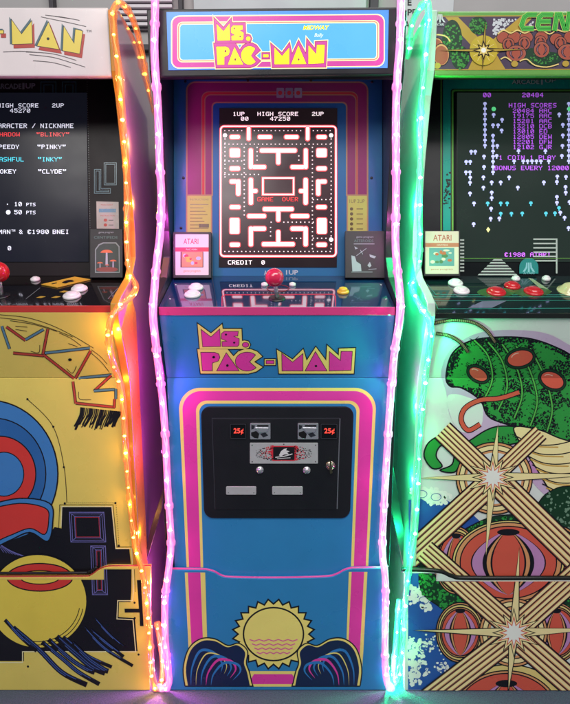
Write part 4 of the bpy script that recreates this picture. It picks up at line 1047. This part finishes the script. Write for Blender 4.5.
M_.shape(el(513, 632, 34, 34, 50), R_OR, 1.2, V_K2); M_.shape(el(513, 632, 31, 31, 50), BUFF, 1, V_K2); M_.shape(el(513, 632, 26, 26, 50), R_OR, 1, V_K2); M_.poly(el(513, 632, 23, 23, 50), V_GB)
# striped beams
def beam(p0, p1, w, n=5):
    d = math.hypot(p1[0]-p0[0], p1[1]-p0[1]); nx, ny = -(p1[1]-p0[1])/d, (p1[0]-p0[0])/d
    s_ = w/2+.9
    M_.poly([(p0[0]+nx*s_, p0[1]+ny*s_), (p1[0]+nx*s_, p1[1]+ny*s_), (p1[0]-nx*s_, p1[1]-ny*s_), (p0[0]-nx*s_, p0[1]-ny*s_)], V_K2)
    for k in range(n):
        o = (k-(n-1)/2)*w/n; st_ = w/n
        def ln(oo, ww, m):
            h = ww/2; M_.poly([(p0[0]+nx*(oo+h), p0[1]+ny*(oo+h)), (p1[0]+nx*(oo+h), p1[1]+ny*(oo+h)), (p1[0]+nx*(oo-h), p1[1]+ny*(oo-h)), (p0[0]+nx*(oo-h), p0[1]+ny*(oo-h))], m)
        ln(o, st_*.80, R_OR if k % 2 else R_BR); ln(o-st_*.04, st_*.52, BUFF)
beam((442, 430), (492, 478), 21); beam((540, 432), (492, 478), 16, 4); beam((405, 560), (486, 486), 24); beam((500, 484), (590, 572), 26)
beam((424, 550), (508, 624), 22); beam((592, 560), (520, 624), 24); beam((420, 706), (506, 640), 24); beam((522, 640), (600, 708), 26)
SP = [BUFF, R_RD, SW, SW]
star(M_, 492.4, 476.8, [(419, 477.6), (600, 474), (497.6, 424), (485.4, 556)], 21, 11.5, 12, SP)
star(M_, 513.4, 632, [(413, 629.6), (600, 628), (518.8, 547), (507.6, 694)], 22, 12, 12, SP)
aS.build('apron_artwork', apr); aL.build('front_artwork', fpr); aR.build('riser_artwork', rpr)
trim('riser_edge_trim', P_R, rtr, .0115, mat('trim_black', '101614', .25), cr, front=-.005)

# plain black diagonal strips beside the risers of the outer cabinets
def diag(pts, Y, root, thick=.01):
    panel('dark_diagonal', Plane(Y), pts, mat('diagonal_black', '15151a', .35), root, front=0, thick=thick, bev=.0015)
diag([(388.6, 464), (392.6, 462.5), (411.5, 572), (404, 572), (389, 500)], .05, cr)
diag([(164, 486), (163, 506), (147, 562), (143.6, 562), (150, 530)], .05, cl)

# ================================================================== GAME CARTRIDGES
P_C = through(.094, zat(278, .094), .118, zat(232, .118))
def cart(x0, y0, x1, y1, lab, cat, case, pl=P_C):
    c = pl.at((x0+x1)/2, y1)
    t = thing('game_cartridge', lab, cat, c, GAMECARD)
    panel('case', pl, [(x0, y0), (x1, y0), (x1, y1), (x0, y1)], case, t, front=.006, thick=.014, bev=.001)
    return t
CASE = mat('cartridge_plastic', '19171b', .4, var=.15, bump=.2, bscale=1500)
paper = mat('label_paper', 'd2cccb', .5); pr = mat('label_red', 'c2344a', .5)
t = cart(173.4, 232.6, 211.5, 278.4, 'game cartridge with white label and red band, left of the maze screen', 'game cartridge', CASE)
a = Art(P_C, .0063); a.poly(rr(176, 235, 209, 275.6, .5), paper); a.rect(176, 248, 209, 252.2, pr)
a.text('ATARI', 184, 239.4, 198.8, 244.8, pr, bold=.01); a.text('PAC-MAN', 186.6, 249.3, 197.6, 251, paper)
a.rect(181, 252.3, 203.8, 268, mat('label_dark', '3a1a24', .5)); lb1 = mat('label_peach', 'd88a66', .5)
a.rect(182.2, 252.6, 203, 267.4, lb1); lbl_y = mat('label_yellow', 'd8b048', .5)
for k in range(9): a.poly(el(random.uniform(185, 200), random.uniform(255, 265), random.uniform(1.2, 3.2), random.uniform(1, 2), 14), (lbl_y, mat('label_sky', '9fb4cc', .5), pr)[k % 3])
a.text('game program', 184, 271, 201, 273.2, lb1)
a.build('label', t)
t = cart(345, 231.6, 385.5, 278.4, 'all black game cartridge with pale line drawing, right of the maze screen', 'game cartridge', CASE)
a = Art(P_C, .0063); pg = mat('label_pale_grey', '9aa4ac', .5); pgr = mat('label_dim_green', '4e6a66', .5)
a.text('game program', 356, 237.2, 373, 239, pg); a.text('ASTEROIDS', 353.6, 240.2, 373, 242.8, pgr, bold=.01); a.line(353.4, 244.6, 374, 244.6, .6, pg)
for q in ([(351, 256), (354.6, 257), (356, 262), (360.4, 265), (361, 271.6), (352, 271.8)], [(354, 247), (357.6, 249), (355, 250)], [(369, 255), (375.6, 257), (374, 259), (369.6, 257.6)], [(367, 266), (369.4, 262.4), (371, 266.4), (369, 268)]): a.poly(q, pg)
for l in ((356, 256.4, 366, 249), (368, 270, 376, 269.4), (351, 272.6, 372, 272.6), (360, 250.6, 362.4, 255)): a.line(*l, .5, pg)
a.build('label', t)
t = cart(90.8, 229.6, 123.4, 278.2, 'dark game cartridge with glowing mushroom picture on the yellow cabinet', 'game cartridge', CASE)
a = Art(P_C, .0063); a.text('game program', 99.6, 232.6, 114.4, 234.4, pg); a.text('CENTIPEDE', 95, 236.8, 118.6, 239.4, pgr, bold=.01)
a.poly([(96, 273.4), (96, 250), (99.6, 245), (104, 243), (117, 243), (120.4, 247), (120.8, 273.4)], mat('label_rim', '7a8a88', .5))
a.poly([(97, 272.4), (97, 250.6), (100.4, 246), (104.6, 244.2), (116.4, 244.2), (119.4, 247.6), (119.8, 272.4)], mat('label_moss', '2c3a36', .5))
mo = mat('label_orange', 'c0643c', .5)
for cx, cy, r in ((107.6, 253.4, 6), (101, 264, 3), (114, 262, 3.4), (108, 266, 2.2)):
    a.poly([(cx-r*.14, cy), (cx+r*.14, cy), (cx+r*.2, cy+r*2), (cx-r*.2, cy+r*2)], pg); a.poly([(cx+r*math.cos(math.radians(v)), cy-r*.5*math.sin(math.radians(v))) for v in range(0, 181, 15)], mo)
a.poly(el(108, 270, 11, 2.4), mat('label_rust', '7c3c34', .5))
a.build('label', t)
t = cart(423.4, 231.2, 459.4, 276.6, 'white labelled game cartridge lit green, standing on the white cabinet', 'game cartridge', CASE)
a = Art(P_C, .0063); pw2 = mat('label_cream', 'd8d2b8', .5); a.poly(rr(424.6, 232, 457.8, 274.4, .5), pw2); a.rect(424.6, 243.6, 457.8, 247.6, mat('label_tan', 'c07a58', .5))
a.text('ATARI', 432.4, 235.6, 450.6, 241.4, mat('label_brick', 'b05a40', .5), bold=.01); a.text('CENTIPEDE', 436, 244.8, 447, 246.6, pw2)
a.rect(428.4, 248.6, 453.4, 266.6, mat('label_aqua', '5f9c98', .5))
for k in range(14): a.poly(el(random.uniform(431, 451), random.uniform(251, 264), random.uniform(1.4, 3.4), random.uniform(.8, 2), 12), (mo, pw2, mat('label_leaf', '4a7a4c', .5))[k % 3])
a.text('game program', 430, 269.4, 452, 271, MATS['label_tan'])
a.build('label', t)
# yellow card lying on the left deck
t = thing('score_card', 'yellow card lying flat on the black deck of the yellow cabinet', 'card', P_D.at(66, 283, 0))
c4 = [(41.4, 285.2), (75, 277.6), (90.4, 280.2), (57, 288.2)]
bm = bmesh.new(); loop_prism(bm, [P_D.at(x, y, .0024) for x, y in c4], [P_D.at(x, y, .0008) for x, y in c4]); from_bm('card', bm, mat('card_gold', 'c8a038', .45), t)
a = Art(P_D, .0026); a.poly(catmull([(62, 283.6), (67, 281.4), (72, 281), (74, 282.6), (69, 283.4), (66, 284.6)], 4, True), V_BLK); a.line(52, 285, 57, 284, .8, V_BLK); a.build('card_print', t)

# ================================================================== ROPE LIGHTS
def rope_mat(name, base, em, s, op=(.34, .8)):
    m = bpy.data.materials.new(name); m.use_nodes = True; nt = m.node_tree; b = nt.nodes['Principled BSDF']
    b.inputs['Base Color'].default_value = (*lin(base), 1); b.inputs['Roughness'].default_value = .12; b.inputs['Coat Weight'].default_value = .6
    lw0 = nt.nodes.new('ShaderNodeLayerWeight'); lw0.inputs['Blend'].default_value = .5; mc = nt.nodes.new('ShaderNodeMix'); mc.data_type = 'RGBA'
    mc.inputs[6].default_value = (*lin(base), 1); mc.inputs[7].default_value = (*[x*.8 for x in lin(em)], 1)
    nt.links.new(lw0.outputs['Facing'], mc.inputs[0]); nt.links.new(mc.outputs[2], b.inputs['Emission Color'])
    tc = nt.nodes.new('ShaderNodeTexCoord'); mp = nt.nodes.new('ShaderNodeMapping'); mp.inputs['Scale'].default_value = (260, 260, 38)
    no = nt.nodes.new('ShaderNodeTexNoise'); no.inputs['Scale'].default_value = 1; no.inputs['Detail'].default_value = 3
    mr = nt.nodes.new('ShaderNodeMapRange'); mr.inputs['From Min'].default_value = .35; mr.inputs['From Max'].default_value = .7; mr.inputs['To Min'].default_value = s*.35; mr.inputs['To Max'].default_value = s*1.5
    nt.links.new(tc.outputs['Object'], mp.inputs['Vector']); nt.links.new(mp.outputs['Vector'], no.inputs['Vector']); nt.links.new(no.outputs['Fac'], mr.inputs['Value']); nt.links.new(mr.outputs['Result'], b.inputs['Emission Strength'])
    tr = nt.nodes.new('ShaderNodeBsdfTransparent'); mx = nt.nodes.new('ShaderNodeMixShader'); lw = nt.nodes.new('ShaderNodeLayerWeight'); lw.inputs['Blend'].default_value = .35
    m2 = nt.nodes.new('ShaderNodeMapRange'); m2.inputs['To Min'].default_value = op[0]; m2.inputs['To Max'].default_value = op[1]
    nt.links.new(lw.outputs['Facing'], m2.inputs['Value']); nt.links.new(m2.outputs['Result'], mx.inputs[0]); nt.links.new(tr.outputs[0], mx.inputs[1]); nt.links.new(b.outputs[0], mx.inputs[2])
    nt.links.new(mx.outputs[0], nt.nodes['Material Output'].inputs[0])
    return m
def bulb_mat(name, em, s):
    m = bpy.data.materials.new(name); m.use_nodes = True; b = m.node_tree.nodes['Principled BSDF']
    b.inputs['Base Color'].default_value = (.8, .8, .8, 1); b.inputs['Emission Color'].default_value = (*lin(em), 1); b.inputs['Emission Strength'].default_value = s
    return m
BULB_ME = {}
def rope(label, path, core, bulb, r, tubes, bulbs, lamp, lampcol, gap=.056, tail=0, clips=True, lx=0, front=.1, span=(.05, .05)):
    q = catmull(path, 8); pts = [wp(x, y, Y) for x, y, Y in q]
    # resample evenly
    L = [0]
    for i in range(1, len(pts)): L.append(L[-1]+(pts[i]-pts[i-1]).length)
    def at(s):
        s = min(max(s, 0), L[-1]-1e-6)
        for i in range(1, len(L)):
            if L[i] >= s: return pts[i-1].lerp(pts[i], (s-L[i-1])/max(1e-9, L[i]-L[i-1]))
        return pts[-1]
    n = int(L[-1]/.004); P = [at(L[-1]*i/n) for i in range(n+1)]
    rg = []
    for i in range(n+1):
        s = L[-1]*i/n; e = 0
        if clips:
            for c in clipat(L[-1]):
                d = abs(s-c)
                if d < .0045: e = .26
        rg.append(e+random.uniform(-.012, .012))
    t = thing('rope_light', label, 'rope light', P[-1] if P[-1].z < P[0].z else P[0], 'rope lights on the cabinet edges')
    tb = tube('light_tube', P, r, tubes, t, 14, rg)
    for ph in (0, 2.1):
        wv = [p+Vector((math.sin(i*.31+ph)*r*.32, -r*.1+math.cos(i*.27+ph)*r*.25, 0)) for i, p in enumerate(P)]
        tube('wire_strand', wv, r*.2, core, tb, 6)
    me = None; s = .02; k = 0
    while s < L[-1]-tail:
        c = at(s)
        if me is None:
            bm = bmesh.new(); bmesh.ops.create_uvsphere(bm, u_segments=12, v_segments=8, radius=1); me = bpy.data.meshes.new('bulb'); bm.to_mesh(me); bm.free(); me.materials.append(bulbs)
            for p in me.polygons: p.use_smooth = True
        o = bpy.data.objects.new('bulb', me); COL.objects.link(o); o.parent = t; o.matrix_parent_inverse = WORLD[t.name].inverted()
        o.location = c+Vector((0, -r*.7, .0)); sc = r*random.uniform(.38, .62); o.scale = (sc*1.1, sc*.9, sc*.8)
        if lamp and k % 3 and span[0] < s < L[-1]-span[1]:
            gapside = k % 3 == 1
            ld = bpy.data.lights.new('rope_glow', 'POINT'); ld.energy = lamp*(1.15 if c.z < .86 else .5 if lampcol[2] > .5 else 1) if gapside else front; ld.color = lampcol; ld.shadow_soft_size = .003
            lo = bpy.data.objects.new('rope_glow', ld); COL.objects.link(lo); lo.location = c+(Vector((lx, .016, 0)) if gapside else Vector((0, -r*1.4, 0)))
        s += gap*random.uniform(.93, 1.07); k += 1
    return t
def clipat(L):
    out = []; s = .05
    i = 0
    while s < L: out.append(s); s += (.11, .16, .085)[i % 3]; i += 1
    return out
PKT = rope_mat('pink_tube', 'f4a0e0', 'ec48c4', .68, (.5, .92)); PKB = bulb_mat('pink_bulb', 'ffd0fa', 9); PKC = rope_mat('pink_strand', 'ffd8f6', 'ff90e0', 1.1, (1, 1))
ORT = rope_mat('amber_tube', 'e09048', 'e07008', .5); ORB = bulb_mat('amber_bulb', 'ffc83c', 7); ORC = rope_mat('amber_strand', 'ffb860', 'ff8a10', .6, (1, 1))
GRT = rope_mat('green_tube', '58e0b0', '08c47c', .6); GRB = bulb_mat('green_bulb', 'c0fff0', 9); GRC = rope_mat('green_strand', 'a8f8d8', '30e8a8', .7, (1, 1))
G_ = 'g'
rope('pink glowing rope light down the left edge of the blue cabinet',
     [(155, -7, .015), (155, 18, .02), (154.4, 48, .022), (156, 80, .022), (158, 110, .02), (159.6, 160, .012), (161.4, 200, .0), (160, 235, -.015), (157, 260, -.035), (154.4, 290, -.058), (153, 314, -.078), (155.4, 340, -.068), (159, 370, -.036), (162.6, 400, -.018), (165.6, 440, -.016), (167.4, 480, -.016), (169.6, 515, -.016), (171, 545, -.018), (168.4, 572, -.028), (165, 600, -.028), (165.4, 640, -.028), (168, 668, -.028), (168.6, 684, -.030), (163.5, 688.5, -.022), (158, 687, -.01)],
     PKC, 0, .0076, PKT, PKB, .95, (1, .07, .85), lx=-.0125, front=.06)
rope('pink glowing rope light down the right edge of the blue cabinet',
     [(401, -7, .015), (400.6, 20, .02), (399.6, 48, .022), (397.4, 75, .022), (396, 110, .018), (396, 160, .01), (396, 200, .0), (395.4, 235, -.015), (396.4, 260, -.035), (399.4, 288, -.058), (400.4, 308, -.078), (398.4, 328, -.075), (395, 348, -.055), (392.6, 372, -.034), (390.4, 400, -.018), (388, 435, -.016), (386, 470, -.016), (384, 505, -.016), (382.6, 535, -.016), (382.6, 556, -.020), (385, 575, -.028), (385.6, 600, -.028), (385, 640, -.028), (385.4, 668, -.028), (387.6, 684, -.030), (392, 688.5, -.02)],
     PKC, 0, .0076, PKT, PKB, .35, (1, .12, .7), lx=.0105, front=.05)
rope('amber rope light along the yellow cabinet, bulging outward at the deck',
     [(152, 130, .34), (150, 105, .30), (146, 76, .25), (141, 48, .20), (136, 28, .15), (129, 12, .10), (120, 3, .05), (113.6, 10, .022), (113.4, 22, .022), (115, 40, .022), (117.4, 58, .022), (119.2, 74, .024), (120.6, 92, .036), (123, 120, .045), (126, 160, .058), (127, 200, .070), (127, 240, .076), (128.4, 262, .074), (131.4, 277, .058), (136, 287, .032), (130.4, 297, -.012), (118.6, 307, -.052), (110.4, 321, -.078), (108.6, 340, -.068), (112.4, 360, -.046), (119.6, 382, -.022), (123, 402, -.018), (125.4, 440, -.016), (128.4, 480, -.016), (132, 520, -.016), (135.4, 545, -.018), (141, 565, -.026), (146, 590, -.028), (148.6, 620, -.028), (150.6, 650, -.028), (152, 674, -.028), (156, 687.5, -.020), (161, 684, .0), (163, 664, .02), (160, 640, .035), (157, 622, .045)],
     ORC, 0, .0066, ORT, ORB, .2, (1, .42, .06), gap=.038, lx=.010, front=.09, span=(.5, .15))
rope('green rope light along the white cabinet, bulging outward at the deck',
     [(408, 58, .22), (409.4, 40, .19), (413, 21, .14), (420, 8, .09), (427, 2, .03), (428.6, 12, .022), (428, 30, .022), (425.6, 52, .022), (423.4, 78, .024), (421.2, 105, .04), (420, 130, .048), (420, 170, .06), (419.6, 215, .072), (420, 240, .076), (419, 264, .074), (415, 277, .058), (411.4, 287, .032), (415.4, 297, -.012), (421, 307, -.05), (429.4, 320, -.078), (431, 334, -.075), (429.6, 346, -.058), (427, 365, -.04), (424, 390, -.02), (422, 410, -.018), (419.4, 440, -.016), (418.2, 470, -.016), (417, 500, -.016), (415, 530, -.016), (412, 550, -.018), (409, 570, -.026), (406.4, 590, -.028), (404, 620, -.028), (402, 650, -.028), (399.6, 672, -.028), (396.4, 686, -.020), (394, 670, .0), (396, 640, .01), (399, 600, .02)],
     GRC, 0, .0062, GRT, GRB, 1.35, (.01, 1, .30), lx=-.0125, front=.13, span=(.22, .16))

# ================================================================== ROOM: floor, wall and what shows above
def structure(o): o['kind'] = 'structure'; return o
m = mat('carpet', '4a5668', .95, var=.7, scale=330, bump=1.0, bscale=500)
bm = bmesh.new(); N = 2
vs = [bm.verts.new(p) for p in ((-4, -3, 0), (4, -3, 0), (4, 1.2, 0), (-4, 1.2, 0))]; bm.faces.new(vs); structure(from_bm('floor', bm, m, normals=False))
WALLY = .62
wallm = mat('wall_paint', 'a9a6a6', .6, var=.08, scale=6, bump=.2)
structure(box('back_wall', -4, 4, WALLY, WALLY+.1, 0, 3, wallm))
def on_wall(x0, y0, x1, y1, Y): 
    A = wp(x0, y0, Y); B = wp(x1, y1, Y); return min(A.x, B.x), max(A.x, B.x), min(A.z, B.z), max(A.z, B.z)
def wbox(name, x0, y0, x1, y1, m, parent=None, t=.02, off=0):
    a0, a1, z0, z1 = on_wall(x0, y0, x1, y1, WALLY-t-off)
    return box(name, a0, a1, WALLY-t-off, WALLY-off-.0005, z0, z1, m, parent)
PALE = mat('pale_metal', 'b9bcc2', .4); DGY = mat('dark_post', '2a2530', .5)
for lab, x0, x1 in (('dark upright post on the wall above the white lettered sign', 44, 57), ('dark upright post on the wall above the left end of the pink bordered sign', 176, 184), ('narrow dark upright post between the blue and white cabinets', 372, 377)):
    o = wbox('wall_post', x0, -60, x1, 62, DGY, None, .03); o['label'] = lab; o['category'] = 'post'; o['group'] = 'posts fixed to the back wall'
bl = thing('window_blind', 'white horizontal slat blind behind the gap left of the blue cabinet', 'blind', wp(140, 30, WALLY-.03))
for k in range(9):
    wbox('blind_slat', 118, -26+k*6, 172, -22.6+k*6, mat('slat_white', 'd8d0d6', .4), bl, .012, .012)
wbox('blind_backing', 117, -30, 173, 30, mat('blind_back', '8c7f8a', .5), bl, .008, .002)
rl = thing('wall_stripe', 'dark horizontal stripe on the wall behind the gaps', 'stripe', wp(285, 60, WALLY-.03))
wbox('stripe', -60, 44, 640, 50, DGY, rl, .024)  # one dark strip across the back wall, crossing both gaps
pn = thing('wall_board', 'pale board on the wall behind the blue and white cabinets', 'board', wp(300, 0, WALLY-.02))
wbox('board', 192, -50, 366, 20, PALE, pn, .014)
ps = thing('wall_poster', 'white poster with black capital letters behind the right gap', 'poster', wp(410, 20, WALLY-.02))
wbox('poster_sheet', 399, -50, 452, 38, mat('poster_paper', 'c9cdd0', .6), ps, .006, .001)
pp = Plane(WALLY-.0078); a = Art(pp, .0004); ptx = mat('poster_ink', '16161a', .6)
a.text('E', 407.6, -1, 411.6, 5.4, ptx, bold=.02); a.text('PE', 407.6, 9, 416.4, 15.4, ptx, bold=.02); a.text('A', 404.6, 21, 409.6, 28, ptx, bold=.02); a.build('poster_lettering', ps)

# ================================================================== LIGHT
w = bpy.data.worlds.new('World'); SC.world = w; w.use_nodes = True
w.node_tree.nodes['Background'].inputs[0].default_value = (.86, .9, 1, 1); w.node_tree.nodes['Background'].inputs[1].default_value = .26
def area(name, loc, tgt, sx, sy, e, col):
    l = bpy.data.lights.new(name, 'AREA'); l.shape = 'RECTANGLE'; l.size = sx; l.size_y = sy; l.energy = e; l.color = col
    o = bpy.data.objects.new(name, l); COL.objects.link(o); o.location = loc
    o.rotation_euler = (Vector(tgt)-Vector(loc)).to_track_quat('-Z', 'Y').to_euler(); return o
area('ceiling_lamp', (.5, -1.6, 2.9), (.1, 0, .6), 2.4, .7, 52, (1, .98, .95))
area('ceiling_lamp_far', (-1.0, -2.6, 2.7), (-.3, 0, .6), 1.6, .6, 30, (1, .96, .92))

cd_ = bpy.data.cameras.new('camera'); cam = bpy.data.objects.new('camera', cd_); COL.objects.link(cam)
cam.location = CAM; cam.rotation_euler = (PI/2-TH, 0, 0)
cd_.sensor_fit = 'HORIZONTAL'; cd_.sensor_width = 36; cd_.lens = 36*F/570.0; cd_.clip_start = .02; cd_.clip_end = 100
SC.camera = cam
SC.view_settings.view_transform = 'Standard'; SC.view_settings.look = 'None'; SC.view_settings.exposure = 0; SC.view_settings.gamma = 1
